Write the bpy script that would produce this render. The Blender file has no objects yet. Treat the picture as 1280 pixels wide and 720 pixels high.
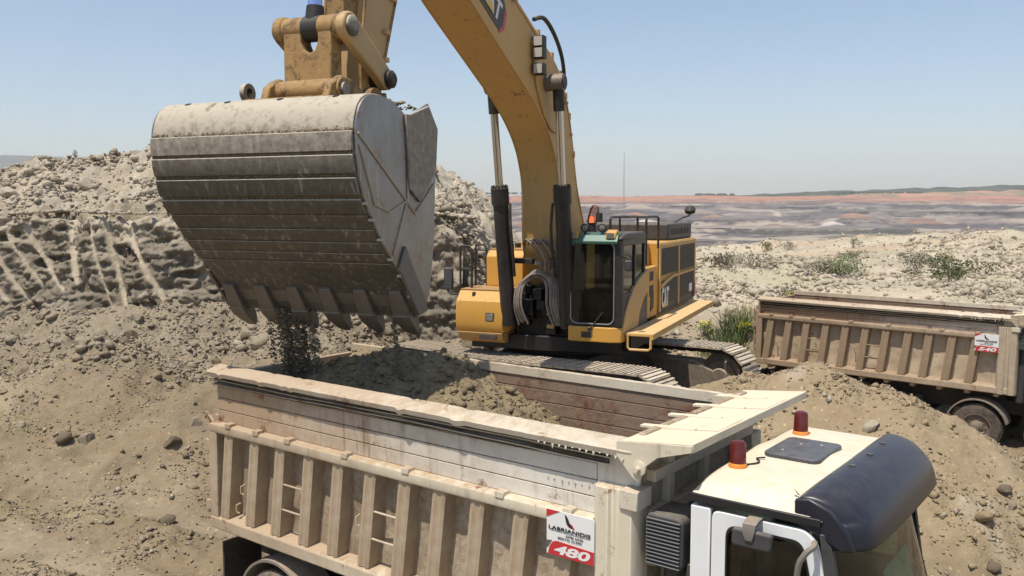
import bpy, bmesh, math, random
import numpy as np
from mathutils import Vector, Matrix

scene = bpy.context.scene
COL = scene.collection
R = math.radians

# ---------------------------------------------------------------- camera
cam_data = bpy.data.cameras.new("camera")
cam = bpy.data.objects.new("camera", cam_data)
COL.objects.link(cam)
cam.location = (0.0, 0.0, 5.3)
cam.rotation_euler = (math.pi / 2 - math.atan(98 / 1100), 0.0, 0.0)
cam_data.sensor_width = 36.0
cam_data.lens = 36.0 * 1100.0 / 1280.0
cam_data.clip_start = 0.05
cam_data.clip_end = 60000.0
scene.camera = cam

# ---------------------------------------------------------------- sky and sun
SUN_H = (-0.66, -0.751)          # horizontal direction towards the sun
SUN_EL = R(69)
world = bpy.data.worlds.new("World")
scene.world = world
world.use_nodes = True
wn = world.node_tree.nodes
wl = world.node_tree.links
wn.clear()
sky = wn.new("ShaderNodeTexSky")
sky.sky_type = 'NISHITA'
sky.sun_disc = False
sky.sun_elevation = SUN_EL
sky.sun_rotation = math.atan2(SUN_H[0], SUN_H[1])
sky.altitude = 300
sky.air_density = 1.0
sky.dust_density = 1.2
sky.ozone_density = 1.0
bgn = wn.new("ShaderNodeBackground")
bgn.inputs[1].default_value = 0.14
wo = wn.new("ShaderNodeOutputWorld")
wl.new(sky.outputs[0], bgn.inputs[0])
wl.new(bgn.outputs[0], wo.inputs[0])

sun_data = bpy.data.lights.new("sun", 'SUN')
sun_data.energy = 5.0
sun_data.angle = R(0.55)
sun_data.color = (1.0, 0.94, 0.84)
sun = bpy.data.objects.new("sun", sun_data)
COL.objects.link(sun)
sdir = Vector((SUN_H[0] * math.cos(SUN_EL), SUN_H[1] * math.cos(SUN_EL), math.sin(SUN_EL))).normalized()
sun.rotation_euler = sdir.to_track_quat('Z', 'Y').to_euler()
sun.location = (-20, -25, 60)

scene.view_settings.view_transform = 'Standard'
scene.view_settings.look = 'None'
scene.view_settings.exposure = 0.12
scene.view_settings.gamma = 1.0
scene.view_settings.use_curve_mapping = False
scene.render.engine = 'CYCLES'
cy = scene.cycles
cy.use_denoising = True
cy.max_bounces = 6
cy.diffuse_bounces = 3
cy.glossy_bounces = 3
cy.transmission_bounces = 6
cy.transparent_max_bounces = 12
cy.volume_bounces = 0
cy.caustics_reflective = False
cy.caustics_refractive = False

# ---------------------------------------------------------------- numpy noise
def _hash(ix, iy, seed):
    h = (ix.astype(np.int64) * 374761393 + iy.astype(np.int64) * 668265263 + seed * 982451653) & 0xffffffff
    h = ((h ^ (h >> 13)) * 1274126177) & 0xffffffff
    return h ^ (h >> 16)

def perlin(x, y, seed=0):
    x = np.asarray(x, float); y = np.asarray(y, float)
    ix = np.floor(x); iy = np.floor(y)
    fx = x - ix; fy = y - iy
    ux = fx * fx * fx * (fx * (fx * 6 - 15) + 10)
    uy = fy * fy * fy * (fy * (fy * 6 - 15) + 10)
    def g(dx, dy):
        a = _hash(ix + dx, iy + dy, seed) * (2 * math.pi / 4294967296.0)
        return np.cos(a) * (fx - dx) + np.sin(a) * (fy - dy)
    a = g(0, 0); b = g(1, 0); c = g(0, 1); d = g(1, 1)
    return ((a + (b - a) * ux) * (1 - uy) + (c + (d - c) * ux) * uy) * 1.5

def fbm(x, y, octaves=5, seed=0, gain=0.5, lac=2.03):
    s = 0.0; a = 1.0
    for i in range(octaves):
        s = s + a * perlin(x * lac ** i + 17.3 * i, y * lac ** i - 9.1 * i, seed + i)
        a *= gain
    return s

def clods(x, y, octaves=3, seed=0):
    """rounded lumps with sharp creases between them"""
    s = 0.0; a = 1.0
    for i in range(octaves):
        f = 2.1 ** i
        s = s + a * np.abs(perlin(x * f + 5.7 * i, y * f + 3.1 * i, seed + 31 * i))
        a *= 0.5
    return s

def worley(x, y, seed=0):
    """distance to nearest and second nearest cell point, and a random number and tilt for the cell"""
    x = np.asarray(x, float); y = np.asarray(y, float)
    ix = np.floor(x); iy = np.floor(y)
    f1 = np.full(x.shape, 9.0); f2 = np.full(x.shape, 9.0); rid = np.zeros(x.shape); ddx = np.zeros(x.shape); ddy = np.zeros(x.shape)
    for i in (-1, 0, 1):
        for j in (-1, 0, 1):
            h = _hash(ix+i, iy+j, seed); h2 = _hash(ix+i, iy+j, seed+7)
            px = ix+i+(h & 0xffff)/65535.0; py = iy+j+((h >> 16) & 0xffff)/65535.0
            dx = x-px; dy = y-py; d = np.sqrt(dx*dx+dy*dy)
            n = d < f1
            f2 = np.where(n, f1, np.minimum(f2, d))
            rid = np.where(n, (h2 & 0xffff)/65535.0, rid); ddx = np.where(n, dx, ddx); ddy = np.where(n, dy, ddy)
            f1 = np.where(n, d, f1)
    return f1, f2, rid, ddx, ddy

def blocks(x, y, seed=0, keep=.5):
    """angular lumps: tilted flat tops with sharp edges, some cells left flat"""
    f1, f2, r, dx, dy = worley(x, y, seed)
    edge = np.clip((f2-f1)*3.2, 0, 1)
    on = (r < keep)
    tilt = (dx*np.cos(r*97)+dy*np.sin(r*97))*.55
    return on*edge**.6*(.35+.65*(r/keep)+tilt)

def smooth(a, b, x):
    t = np.clip((np.asarray(x, float) - a) / (b - a), 0, 1)
    return t * t * (3 - 2 * t)

# ---------------------------------------------------------------- object helpers
def put(o, parent=None):
    COL.objects.link(o)
    if parent is not None:
        o.parent = parent
    return o

def tag(o, label=None, category=None, group=None, kind=None):
    if label: o["label"] = label
    if category: o["category"] = category
    if group: o["group"] = group
    if kind: o["kind"] = kind
    return o

def empty(name, loc=(0, 0, 0), rz=0.0, label=None, category=None, group=None):
    o = bpy.data.objects.new(name, None)
    o.empty_display_size = 0.3
    o.location = loc
    o.rotation_euler = (0, 0, rz)
    put(o)
    return tag(o, label, category, group)

class MB:
    """collects simple solids and links them as one mesh object"""
    def __init__(self):
        self.v = []; self.f = []
    def add(self, vs, fs):
        n = len(self.v)
        self.v.extend([tuple(p) for p in vs])
        self.f.extend([tuple(i + n for i in f) for f in fs])
        return self
    def box(self, x0, x1, y0, y1, z0, z1):
        vs = [(x0,y0,z0),(x1,y0,z0),(x1,y1,z0),(x0,y1,z0),(x0,y0,z1),(x1,y0,z1),(x1,y1,z1),(x0,y1,z1)]
        return self.add(vs, [(0,3,2,1),(4,5,6,7),(0,1,5,4),(1,2,6,5),(2,3,7,6),(3,0,4,7)])
    def loft(self, rings, closed=True, caps=True):
        n = len(rings[0]); vs = [p for r in rings for p in r]; fs = []
        m = n if closed else n - 1
        for k in range(len(rings) - 1):
            for i in range(m):
                j = (i + 1) % n
                fs.append((k*n+i, k*n+j, (k+1)*n+j, (k+1)*n+i))
        if caps and closed:
            fs.append(tuple(range(n))[::-1])
            fs.append(tuple((len(rings)-1)*n + i for i in range(n)))
        return self.add(vs, fs)
    def plate_xz(self, poly, y0, y1):
        return self.loft([[(x, y0, z) for x, z in poly], [(x, y1, z) for x, z in poly]])
    def plate_xy(self, poly, z0, z1):
        return self.loft([[(x, y, z0) for x, y in poly], [(x, y, z1) for x, y in poly]])
    def plate_yz(self, poly, x0, x1):
        return self.loft([[(x0, y, z) for y, z in poly], [(x1, y, z) for y, z in poly]])
    def ring_xz(self, outer, inner, y0, y1):
        n = len(outer)
        vs = [(x,y0,z) for x,z in outer] + [(x,y0,z) for x,z in inner] + [(x,y1,z) for x,z in outer] + [(x,y1,z) for x,z in inner]
        fs = []
        for i in range(n):
            j = (i+1) % n
            fs += [(i,j,n+j,n+i), (2*n+i,3*n+i,3*n+j,2*n+j), (i,2*n+i,2*n+j,j), (n+i,n+j,3*n+j,3*n+i)]
        return self.add(vs, fs)
    def tube(self, path, r, n=8, caps=True, closed=False):
        path = [Vector(p) for p in path]
        rs = r if isinstance(r, (list, tuple)) else [r] * len(path)
        rings = []
        prev = None
        for i, p in enumerate(path):
            a = path[i-1] if (i > 0 or closed) else p
            b = path[(i+1) % len(path)] if (i < len(path)-1 or closed) else p
            t = (b - a).normalized()
            if prev is None:
                u = t.orthogonal().normalized()
            else:
                u = (prev - t * prev.dot(t))
                u = u.normalized() if u.length > 1e-6 else t.orthogonal().normalized()
            prev = u
            w = t.cross(u)
            rings.append([tuple(p + (u * math.cos(2*math.pi*k/n) + w * math.sin(2*math.pi*k/n)) * rs[i]) for k in range(n)])
        if closed:
            rings.append(rings[0]); caps = False
        return self.loft(rings, True, caps)
    def cyl(self, p0, p1, r0, r1=None, n=16):
        return self.tube([p0, p1], [r0, r0 if r1 is None else r1], n)
    def lathe(self, prof, origin, axis, n=24):
        """prof: list of (radius, distance along axis)"""
        o = Vector(origin); t = Vector(axis).normalized(); u = t.orthogonal().normalized(); w = t.cross(u)
        rings = [[tuple(o + t*h + (u*math.cos(2*math.pi*k/n) + w*math.sin(2*math.pi*k/n))*max(r,1e-4)) for k in range(n)] for r, h in prof]
        return self.loft(rings)
    def move(self, M):
        self.v = [tuple(M @ Vector(p)) for p in self.v]
        return self
    def mesh(self, name, mat=None, angle=35):
        me = bpy.data.meshes.new(name)
        me.from_pydata(self.v, [], self.f)
        bm = bmesh.new(); bm.from_mesh(me)
        bmesh.ops.recalc_face_normals(bm, faces=bm.faces)
        bm.to_mesh(me); bm.free()
        me.shade_smooth()
        me.set_sharp_from_angle(angle=R(angle))
        if mat: me.materials.append(mat)
        return me
    def build(self, name, mat=None, parent=None, bevel=0.0, seg=2, angle=35):
        o = bpy.data.objects.new(name, self.mesh(name, mat, angle))
        put(o, parent)
        if bevel:
            m = o.modifiers.new("bevel", 'BEVEL')
            m.width = bevel; m.segments = seg; m.limit_method = 'ANGLE'; m.angle_limit = R(40)
        return o

def copy_of(o, parent=None, matrix=None):
    c = o.copy()
    put(c, parent)
    if matrix is not None:
        c.matrix_local = matrix
    return c

def arc(cx, cz, r, a0, a1, n):
    return [(cx + r*math.cos(R(a0 + (a1-a0)*i/n)), cz + r*math.sin(R(a0 + (a1-a0)*i/n))) for i in range(n+1)]

def rounded_rect(x0, x1, z0, z1, r, n=4):
    return arc(x1-r, z1-r, r, 0, 90, n) + arc(x0+r, z1-r, r, 90, 180, n) + arc(x0+r, z0+r, r, 180, 270, n) + arc(x1-r, z0+r, r, 270, 360, n)

def spline(pts, n=6):
    """Catmull-Rom through points"""
    P = [Vector(p) for p in pts]; out = []
    for i in range(len(P)-1):
        p0 = P[max(i-1,0)]; p1 = P[i]; p2 = P[i+1]; p3 = P[min(i+2,len(P)-1)]
        for k in range(n):
            t = k/n
            out.append(tuple(0.5*((2*p1)+(p2-p0)*t+(2*p0-5*p1+4*p2-p3)*t*t+(3*p1-p0-3*p2+p3)*t**3)))
    out.append(tuple(P[-1]))
    return out

# lettering: text curves turned into meshes while the scene is still small
def text_mesh(body, bold=0.0, shear=0.0, wide=1.0, extrude=0.004):
    cu = bpy.data.curves.new("lettering", 'FONT')
    cu.body = body; cu.offset = bold; cu.shear = shear; cu.extrude = extrude
    cu.resolution_u = 4
    o = bpy.data.objects.new("lettering", cu)
    COL.objects.link(o)
    dg = bpy.context.evaluated_depsgraph_get()
    me = bpy.data.meshes.new_from_object(o.evaluated_get(dg))
    bpy.data.objects.remove(o); bpy.data.curves.remove(cu)
    xs = [v.co.x for v in me.vertices]; ys = [v.co.y for v in me.vertices]
    x0, x1, y0, y1 = min(xs), max(xs), min(ys), max(ys)
    for v in me.vertices:     # unit box, width = 1 in x, height = 1 in y
        v.co.x = (v.co.x - x0) / (x1 - x0); v.co.y = (v.co.y - y0) / (y1 - y0)
    return me

TEXT = {k: text_mesh(k, b, s) for k, b, s in (("LABRIANIDIS", .022, .0), ("KPM 6446", .006, 0), ("MIKTO 33.000", .006, 0),
        ("480", .035, .22), ("540", .035, .22), ("CAT", .035, 0))}

def lettering(key, name, mat, parent, origin, ux, uy, normal, thick=0.003):
    """places a text mesh: ux, uy are the width and height vectors"""
    me = TEXT[key].copy()
    o = Vector(origin); ux = Vector(ux); uy = Vector(uy); nn = Vector(normal).normalized()
    zs = max(abs(v.co.z) for v in me.vertices) or 1
    for v in me.vertices:
        c = v.co.copy()
        v.co = o + ux * c.x + uy * c.y + nn * (thick * (0.5 + 0.5 * c.z / zs))
    me.materials.clear(); me.materials.append(mat)
    return put(bpy.data.objects.new(name, me), parent)

# ---------------------------------------------------------------- materials
class NT:
    def __init__(self, name):
        self.m = bpy.data.materials.new(name); self.m.use_nodes = True
        self.t = self.m.node_tree; self.t.nodes.clear()
        self.out = self.n("ShaderNodeOutputMaterial")
        self.b = self.n("ShaderNodeBsdfPrincipled")
        self.l(self.b.outputs[0], self.out.inputs[0])
    def n(self, typ, **kw):
        o = self.t.nodes.new(typ)
        for k, v in kw.items(): setattr(o, k, v)
        return o
    def l(self, a, b): self.t.links.new(a, b)
    def coord(self, scale=(1,1,1), kind='Object'):
        tc = self.n("ShaderNodeTexCoord"); mp = self.n("ShaderNodeMapping")
        mp.inputs['Scale'].default_value = scale
        self.l(tc.outputs[kind], mp.inputs[0]); return mp.outputs[0]
    def noise(self, vec, scale, detail=5, rough=0.6, lo=0.4, hi=0.6, dist=0.0):
        o = self.n("ShaderNodeTexNoise"); o.inputs['Scale'].default_value = scale
        o.inputs['Detail'].default_value = detail; o.inputs['Roughness'].default_value = rough
        o.inputs['Distortion'].default_value = dist
        self.l(vec, o.inputs['Vector'])
        return self.rng(o.outputs['Fac'], lo, hi)
    def rng(self, val, lo, hi, a=0.0, b=1.0):
        o = self.n("ShaderNodeMapRange"); o.clamp = True
        o.inputs['From Min'].default_value = lo; o.inputs['From Max'].default_value = hi
        o.inputs['To Min'].default_value = a; o.inputs['To Max'].default_value = b
        self.l(val, o.inputs['Value']); return o.outputs[0]
    def mul(self, a, b, op='MULTIPLY'):
        o = self.n("ShaderNodeMath", operation=op)
        for i, x in enumerate((a, b)):
            if isinstance(x, (int, float)): o.inputs[i].default_value = x
            else: self.l(x, o.inputs[i])
        return o.outputs[0]
    def mix(self, fac, a, b, mode='MIX'):
        o = self.n("ShaderNodeMix", data_type='RGBA', blend_type=mode)
        for idx, x in ((0, fac), (6, a), (7, b)):
            if isinstance(x, (int, float)): o.inputs[idx].default_value = x
            elif isinstance(x, tuple): o.inputs[idx].default_value = x + ((1,) if len(x) == 3 else ())
            else: self.l(x, o.inputs[idx])
        return o.outputs[2]
    def color(self, c):
        if isinstance(c, tuple): self.b.inputs['Base Color'].default_value = c + (1,)
        else: self.l(c, self.b.inputs['Base Color'])
    def bump(self, h, strength=0.3, dist=0.02):
        o = self.n("ShaderNodeBump"); o.inputs['Strength'].default_value = strength; o.inputs['Distance'].default_value = dist
        self.l(h, o.inputs['Height']); self.l(o.outputs[0], self.b.inputs['Normal'])
    def set(self, rough=None, metal=None, spec=None, trans=None, ior=None):
        if rough is not None:
            if isinstance(rough, (int, float)): self.b.inputs['Roughness'].default_value = rough
            else: self.l(rough, self.b.inputs['Roughness'])
        if metal is not None: self.b.inputs['Metallic'].default_value = metal
        if spec is not None: self.b.inputs['Specular IOR Level'].default_value = spec
        if trans is not None: self.b.inputs['Transmission Weight'].default_value = trans
        if ior is not None: self.b.inputs['IOR'].default_value = ior

DUST = (0.36, 0.28, 0.19)

def weathered(name, base, rough=0.5, dust=0.4, dust_col=DUST, top=0.5, rust=0.0, rust_col=(0.12, 0.045, 0.02), streak=0.0,
              streak_col=(0.10, 0.06, 0.035), metal=0.0, scale=1.0, bump=0.15, var=0.12, grad=None, up_lo=.3, up_hi=.95):
    t = NT(name); v = t.coord()
    n1 = t.noise(v, 1.3*scale, 6, .65, .35, .7)
    n2 = t.noise(v, 9*scale, 5, .7, .35, .7)
    c = t.mix(t.mul(n1, var*2), base, tuple(x*(1-var*2.2) for x in base))
    # road dust lying in patches and on upward faces
    g = t.n("ShaderNodeNewGeometry"); sx = t.n("ShaderNodeSeparateXYZ"); t.l(g.outputs['Normal'], sx.inputs[0])
    up = t.rng(sx.outputs['Z'], up_lo, up_hi, 0, top)
    d = t.mul(t.mul(n1, n2, 'ADD'), dust*0.7)
    if grad:                                    # dust kicked up towards one end (object x)
        s2 = t.n("ShaderNodeSeparateXYZ"); t.l(v, s2.inputs[0])
        d = t.mul(d, t.rng(s2.outputs['X'], grad[0], grad[1], grad[2], grad[3]), 'ADD')
    d2 = t.mul(t.mul(n2, 0.6, 'ADD'), up)
    fac = t.mul(d, d2, 'ADD')
    o = t.n("ShaderNodeClamp"); t.l(fac, o.inputs[0]); o.inputs['Max'].default_value = 0.95
    c = t.mix(o.outputs[0], c, dust_col)
    if streak:
        vs = t.coord((7*scale, 7*scale, 0.55*scale))
        st = t.noise(vs, 1.6, 4, .6, .55, .72)
        c = t.mix(t.mul(t.mul(st, n1), streak), c, streak_col)
    if rust:
        r1 = t.noise(v, 3.1*scale, 8, .75, .62 - .16*rust, .70 - .10*rust, .4)
        rc = t.mix(n2, rust_col, tuple(min(1, x*2.4) for x in rust_col))
        c = t.mix(r1, c, rc)
    t.color(c)
    t.set(rough=t.rng(o.outputs[0], 0, 1, rough, min(1, rough+.4)), metal=metal, spec=0.35)
    if bump:
        vb = t.noise(v, 28*scale, 4, .7, 0, 1)
        t.bump(t.mul(vb, t.mul(n2, .7), 'ADD'), bump, .01)
    return t.m

def plain(name, col, rough=0.5, metal=0.0, spec=0.5, emit=None):
    t = NT(name); t.color(col); t.set(rough, metal, spec)
    if emit:
        t.b.inputs['Emission Color'].default_value = emit[0] + (1,); t.b.inputs['Emission Strength'].default_value = emit[1]
    return t.m

def glass(name, col, rough=0.03):
    t = NT(name)
    t.t.nodes.remove(t.b)
    tr = t.n("ShaderNodeBsdfTransparent"); gl = t.n("ShaderNodeBsdfGlossy"); mx = t.n("ShaderNodeMixShader"); fr = t.n("ShaderNodeFresnel")
    df = t.n("ShaderNodeBsdfDiffuse"); m2 = t.n("ShaderNodeMixShader")
    v = t.coord(); nz = t.noise(v, 2.5, 6, .7, .3, .8)
    df.inputs[0].default_value = DUST + (1,)
    tr.inputs[0].default_value = col + (1,); gl.inputs['Roughness'].default_value = rough; gl.inputs[0].default_value = (.9, .9, .9, 1)
    fr.inputs[0].default_value = 1.5
    t.l(fr.outputs[0], mx.inputs[0]); t.l(tr.outputs[0], mx.inputs[1]); t.l(gl.outputs[0], mx.inputs[2])
    t.l(t.mul(nz, .05), m2.inputs[0]); t.l(mx.outputs[0], m2.inputs[1]); t.l(df.outputs[0], m2.inputs[2])
    t.l(m2.outputs[0], t.out.inputs[0])
    return t.m

def earth(name, scale=1.0, stones=True, tint=None):
    """soil: colour from the 'tint' attribute broken up by pebbles and patches"""
    t = NT(name); v = t.coord()
    if tint is None:
        at = t.n("ShaderNodeAttribute"); at.attribute_name = "tint"; c = at.outputs['Color']
    else:
        rgb = t.n("ShaderNodeRGB"); rgb.outputs[0].default_value = tint + (1,); c = rgb.outputs[0]
    n1 = t.noise(v, 0.9*scale, 8, .7, .3, .7)
    n2 = t.noise(v, 7*scale, 6, .75, .35, .68)
    n3 = t.noise(v, 40*scale, 4, .7, .35, .68)
    c = t.mix(t.mul(n1, .55), c, (.62, .58, .50), 'MULTIPLY')
    c = t.mix(t.mul(n2, .45), c, (.55, .50, .42), 'MULTIPLY')
    c = t.mix(t.mul(n3, .30), c, (1.35, 1.32, 1.28), 'MULTIPLY')
    h = t.mul(t.mul(n2, 1.0), t.mul(n3, .5), 'ADD')
    if stones:
        vo = t.n("ShaderNodeTexVoronoi"); vo.inputs['Scale'].default_value = 11*scale; vo.inputs['Randomness'].default_value = 1
        t.l(v, vo.inputs['Vector'])
        sep = t.n("ShaderNodeSeparateColor"); t.l(vo.outputs['Color'], sep.inputs[0])
        pick = t.rng(sep.outputs[0], .72, .76)
        body = t.rng(vo.outputs['Distance'], .30, .22)
        st = t.mul(pick, body)
        sc = t.mix(sep.outputs[1], (.9, .88, .82), (1.9, 1.85, 1.75))
        c2 = t.mix(1.0, c, sc, 'MULTIPLY')
        c = t.mix(t.mul(st, .8), c, c2)
        h = t.mul(h, t.mul(t.mul(t.rng(vo.outputs['Distance'], .5, 0.0), pick), 1.4), 'ADD')
    t.color(c); t.set(rough=.95, spec=.15)
    t.bump(h, .55, .03)
    return t.m

M = {}
M['earth'] = earth("earth")
M['rubble'] = earth("rubble_stone", 2.0, False, (.35, .295, .222))
M['rubble_pale'] = earth("pale_stone", 2.0, False, (.50, .44, .35))
M['rubble_dark'] = earth("dark_stone", 2.0, False, (.20, .162, .115))
M['load'] = earth("loaded_soil", 1.4, True, (.28, .225, .142))
M['fall'] = earth("falling_soil", 3.0, False, (.30, .25, .18))
M['mound'] = earth("mound_soil", 1.2, True, (.37, .29, .19))
M['cream'] = weathered("cream_truck_paint", (.62, .55, .42), .55, .35, (.35, .255, .165), .45, rust=.12, streak=.5, grad=(.5, 5.2, .68, -.28), bump=.12)
M['cream_skin'] = weathered("dented_cream_sheet", (.60, .53, .41), .6, .6, (.27, .195, .125), .4, rust=.22, streak=.6, grad=(0.5, 6.0, .75, .12), bump=.4, scale=1.6)
M['board'] = weathered("aluminium_board", (.66, .62, .54), .45, .35, (.35, .24, .145), .4, rust=.18, streak=1.0, streak_col=(.15, .07, .035), grad=(0.8, 5.0, .85, -.22))
M['board_in'] = weathered("rusty_inner_board", (.20, .145, .105), .75, .4, (.30, .205, .135), .3, rust=.7, rust_col=(.10, .05, .03), bump=.5)
M['rail'] = weathered("worn_rail", (.60, .54, .43), .6, .4, (.38, .29, .20), .4, rust=.34, rust_col=(.13, .07, .04), grad=(0.8, 5.0, .55, -.1))
M['rubber'] = weathered("black_rubber", (.018, .017, .016), .75, .18, top=.35)
M['tyre'] = weathered("dusty_tyre", (.022, .02, .019), .85, .55, (.22, .175, .13), .3)
M['rim'] = weathered("dusty_rim", (.10, .085, .07), .6, .6, (.25, .19, .14), .3)
M['chassis'] = weathered("black_chassis", (.025, .023, .022), .6, .3, (.20, .16, .12), .6)
M['plastic'] = weathered("grey_plastic", (.035, .037, .042), .55, .15, (.25, .21, .17), .35, bump=.05)
M['white'] = weathered("white_cab_paint", (.72, .73, .73), .3, .14, (.52, .45, .34), .25, streak=.22, streak_col=(.38, .33, .26), bump=.02, var=.03)
M['roof'] = weathered("dusty_white_roof", (.64, .61, .53), .4, .35, (.58, .48, .32), .35, bump=.03, var=.04)
M['visor'] = weathered("navy_visor", (.012, .0135, .024), .30, .05, (.2, .18, .16), .10, bump=.02)
M['black'] = plain("black_trim", (.012, .012, .013), .5)
M['glass'] = glass("tinted_glass", (.30, .36, .34))
M['glass_clear'] = glass("windscreen_glass", (.58, .74, .62))
M['beacon_red'] = plain("red_beacon_lens", (.10, .014, .012), .2, 0, .5)
M['beacon_orange'] = plain("orange_beacon_base", (.72, .24, .04), .45)
M['sign_white'] = weathered("sign_white", (.74, .73, .71), .45, .12, top=.2, bump=.02, var=.03)
M['sign_red'] = plain("sign_red", (.50, .03, .035), .45)
M['sign_black'] = plain("sign_black", (.02, .02, .022), .5)
M['sign_grey'] = plain("sign_grey", (.10, .10, .10), .5)
M['lens'] = plain("lamp_lens", (.55, .53, .48), .15, .2)
M['yellow'] = weathered("machine_yellow", (.62, .31, .045), .48, .22, (.46, .32, .16), .45, rust=.05, rust_col=(.10, .06, .035), bump=.08, streak=.5, streak_col=(.17, .11, .06), var=.12)
M['boom'] = weathered("boom_yellow", (.58, .34, .10), .5, .4, (.46, .33, .18), .45, rust=.06, rust_col=(.09, .05, .03), bump=.1, streak=.6, streak_col=(.20, .13, .07), var=.12)
M['yellow_worn'] = weathered("worn_yellow", (.40, .235, .08), .6, .5, (.22, .155, .09), .4, rust=.75, rust_col=(.06, .034, .02), bump=.35, scale=2.2)
M['darksteel'] = weathered("dark_greasy_steel", (.022, .02, .018), .5, .12, (.16, .13, .10), .35, bump=.1)
M['chrome'] = plain("chrome_rod", (.55, .55, .56), .12, 1.0)
M['chrome_blue'] = plain("blue_chrome_rod", (.42, .47, .72), .18, .85)
M['bucket'] = weathered("worn_bucket_steel_shaded_below", (.060, .053, .046), .42, .14, (.44, .385, .30), .95, up_lo=-.25, up_hi=.35, rust=.20, rust_col=(.10, .07, .045), metal=.1, streak=.8, streak_col=(.46, .42, .36), bump=.3, scale=1.3, var=.2)  # pale dust kept off downward faces, putting the underside's shade into the colour
M['bucket_side'] = weathered("scraped_bucket_side", (.27, .265, .26), .27, .34, (.26, .21, .155), .5, rust=.34, rust_col=(.15, .095, .055), metal=.72, streak=.9, streak_col=(.45, .41, .36), bump=.2, scale=1.4, var=.2)
M['tooth'] = weathered("tooth_steel", (.13, .12, .11), .45, .3, metal=.4, top=.4)
M['shoe'] = weathered("dusty_track_shoe", (.24, .20, .155), .6, .5, (.58, .49, .37), 1.1, metal=.15, bump=.3)
M['hose'] = weathered("dusty_hose", (.05, .045, .04), .6, .5, (.38, .31, .25), .45)
M['green'] = plain("green_sunshield", (.045, .125, .088), .4)
M['mesh'] = weathered("dark_grille", (.035, .03, .025), .6, .3, (.20, .15, .10), .5)
M['cloth_blue'] = plain("blue_shirt", (.03, .10, .42), .9)
M['cloth_dark'] = plain("dark_trousers", (.03, .03, .04), .9)
M['skin'] = plain("skin", (.42, .24, .16), .6)
M['seat'] = plain("seat_cloth", (.05, .05, .055), .9)
M['dash'] = plain("dashboard", (.16, .16, .15), .7)
M['cardboard'] = plain("pale_green_card", (.32, .48, .36), .8)

# ---------------------------------------------------------------- terrain
EXC = np.array([1.185, 18.98])            # swing centre of the excavator
BENCH = 1.05                              # level it stands on
TRK_N = np.array([-0.593, -0.805])        # from the excavator towards the loaded truck

def ipl(x, xs, ys):
    return np.interp(x, xs, ys)

CLAWS = []   # (x top, x bottom, z top, z bottom, width): scratches left by the bucket teeth
for (u0, v0, u1, v1, w) in ((-22, 285, 12, 372, .13), (6, 285, 48, 385, .15), (29, 289, 52, 354, .10), (50, 281, 77, 358, .14), (102, 272, 100, 352, .17),
                            (131, 277, 146, 377, .07), (148, 262, 167, 380, .14), (165, 252, 210, 370, .16)):
    k0 = 24.9; k1 = 23.9
    CLAWS.append(((u0-640)/1100*k0, (u1-640)/1100*k1, 5.3-(v0-262)/1100*k0, 5.3-(v1-262)/1100*k1, w))

def heap(z, x, y, cx, cy, h, slope, r=0.5):
    d = np.sqrt((x-cx)**2 + (y-cy)**2 + r*r) - r
    d = d * (1 + .16*perlin(np.arctan2(y-cy, x-cx)*1.3+cx, d*.35, 77))
    return np.maximum(z, h - slope*d)

def face_y(x):      # where the dug face stands
    return 23.9 + .45*perlin(x*.22, x*0+3.3, 5) + .18*perlin(x*.9, x*0+7.7, 6)

def base_height(x, y):
    x = np.asarray(x, float); y = np.asarray(y, float)
    # spoil bank on the left
    wob = .5*perlin(x*.18, y*.18, 11)
    fy = face_y(x)
    yy = y - fy + 23.9 + .0*wob
    prof = ipl(yy, [15, 17.5, 20, 22.3, 23.75, 24.05, 24.5, 24.95, 25.3, 27, 29, 31.5, 34, 60], [0, .10, .9, 2.0, 2.75, 3.5, 4.5, 5.2, 5.35, 5.9, 6.7, 7.9, 8.5, 8.5])
    crest = ipl(x, [-60, -25, -17, -14.8, -12.6, -11.2, -10, -8.5, -6, -3.6, -2.6, -1.8, -1.2, -.4, .4, 1.2], [6.1, 6.15, 6.3, 6.6, 7.2, 7.9, 8.6, 8.9, 8.2, 6.8, 6.05, 5.25, 4.5, 3.3, 2.2, .6])
    crest = crest + .35*perlin(x*.6, y*.3, 21)
    zb = np.minimum(prof, crest)
    zb = np.where(x > 1.2, 0, zb)
    # ground to the right: lane of the second truck, then the pale plateau
    d2 = (x-6.5)*.652 + (y-23.2)*.758
    zp = 1.85*smooth(1.9, 6.0, d2) + .7*perlin(x*.045, y*.045, 3)*smooth(4, 14, d2) + .45*perlin(x*.13, y*.13, 4)*smooth(4, 10, d2)
    zp = zp + .85*smooth(22, 48, x)*smooth(38, 75, y) + .35*smooth(80, 92, y)
    zp = zp - 1.35*smooth(48, 84, y)*(1-.8*smooth(20, 44, x))
    z = np.maximum(zb, zp)
    # bench under the excavator
    dc = np.hypot(x-EXC[0], y-EXC[1])
    toward = (x-EXC[0])*TRK_N[0] + (y-EXC[1])*TRK_N[1]
    bench = BENCH*(1-smooth(3.1, 5.4, toward))
    w = 1-smooth(4.6, 7.2, dc)
    z = z*(1-w) + bench*w
    # heaps of earth between the two trucks
    for hp in HEAPS: z = heap(z, x, y, *hp)
    return z

HEAPS = [(5.35, 15.3, 2.50, .66, .5), (6.35, 14.7, 2.28, .66, .5), (4.5, 16.1, 2.25, .62, .6), (7.15, 14.1, 1.35, .60, .7), (3.5, 14.9, 1.5, .55, .8),
         (-6.6, 19.2, 1.55, .55, .5), (-4.9, 20.3, 2.0, .6, .5), (-9.4, 20.6, 2.0, .5, .8), (-3.2, 18.6, 1.35, .5, .6), (-12.8, 20.2, 1.65, .5, .8)]

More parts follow.
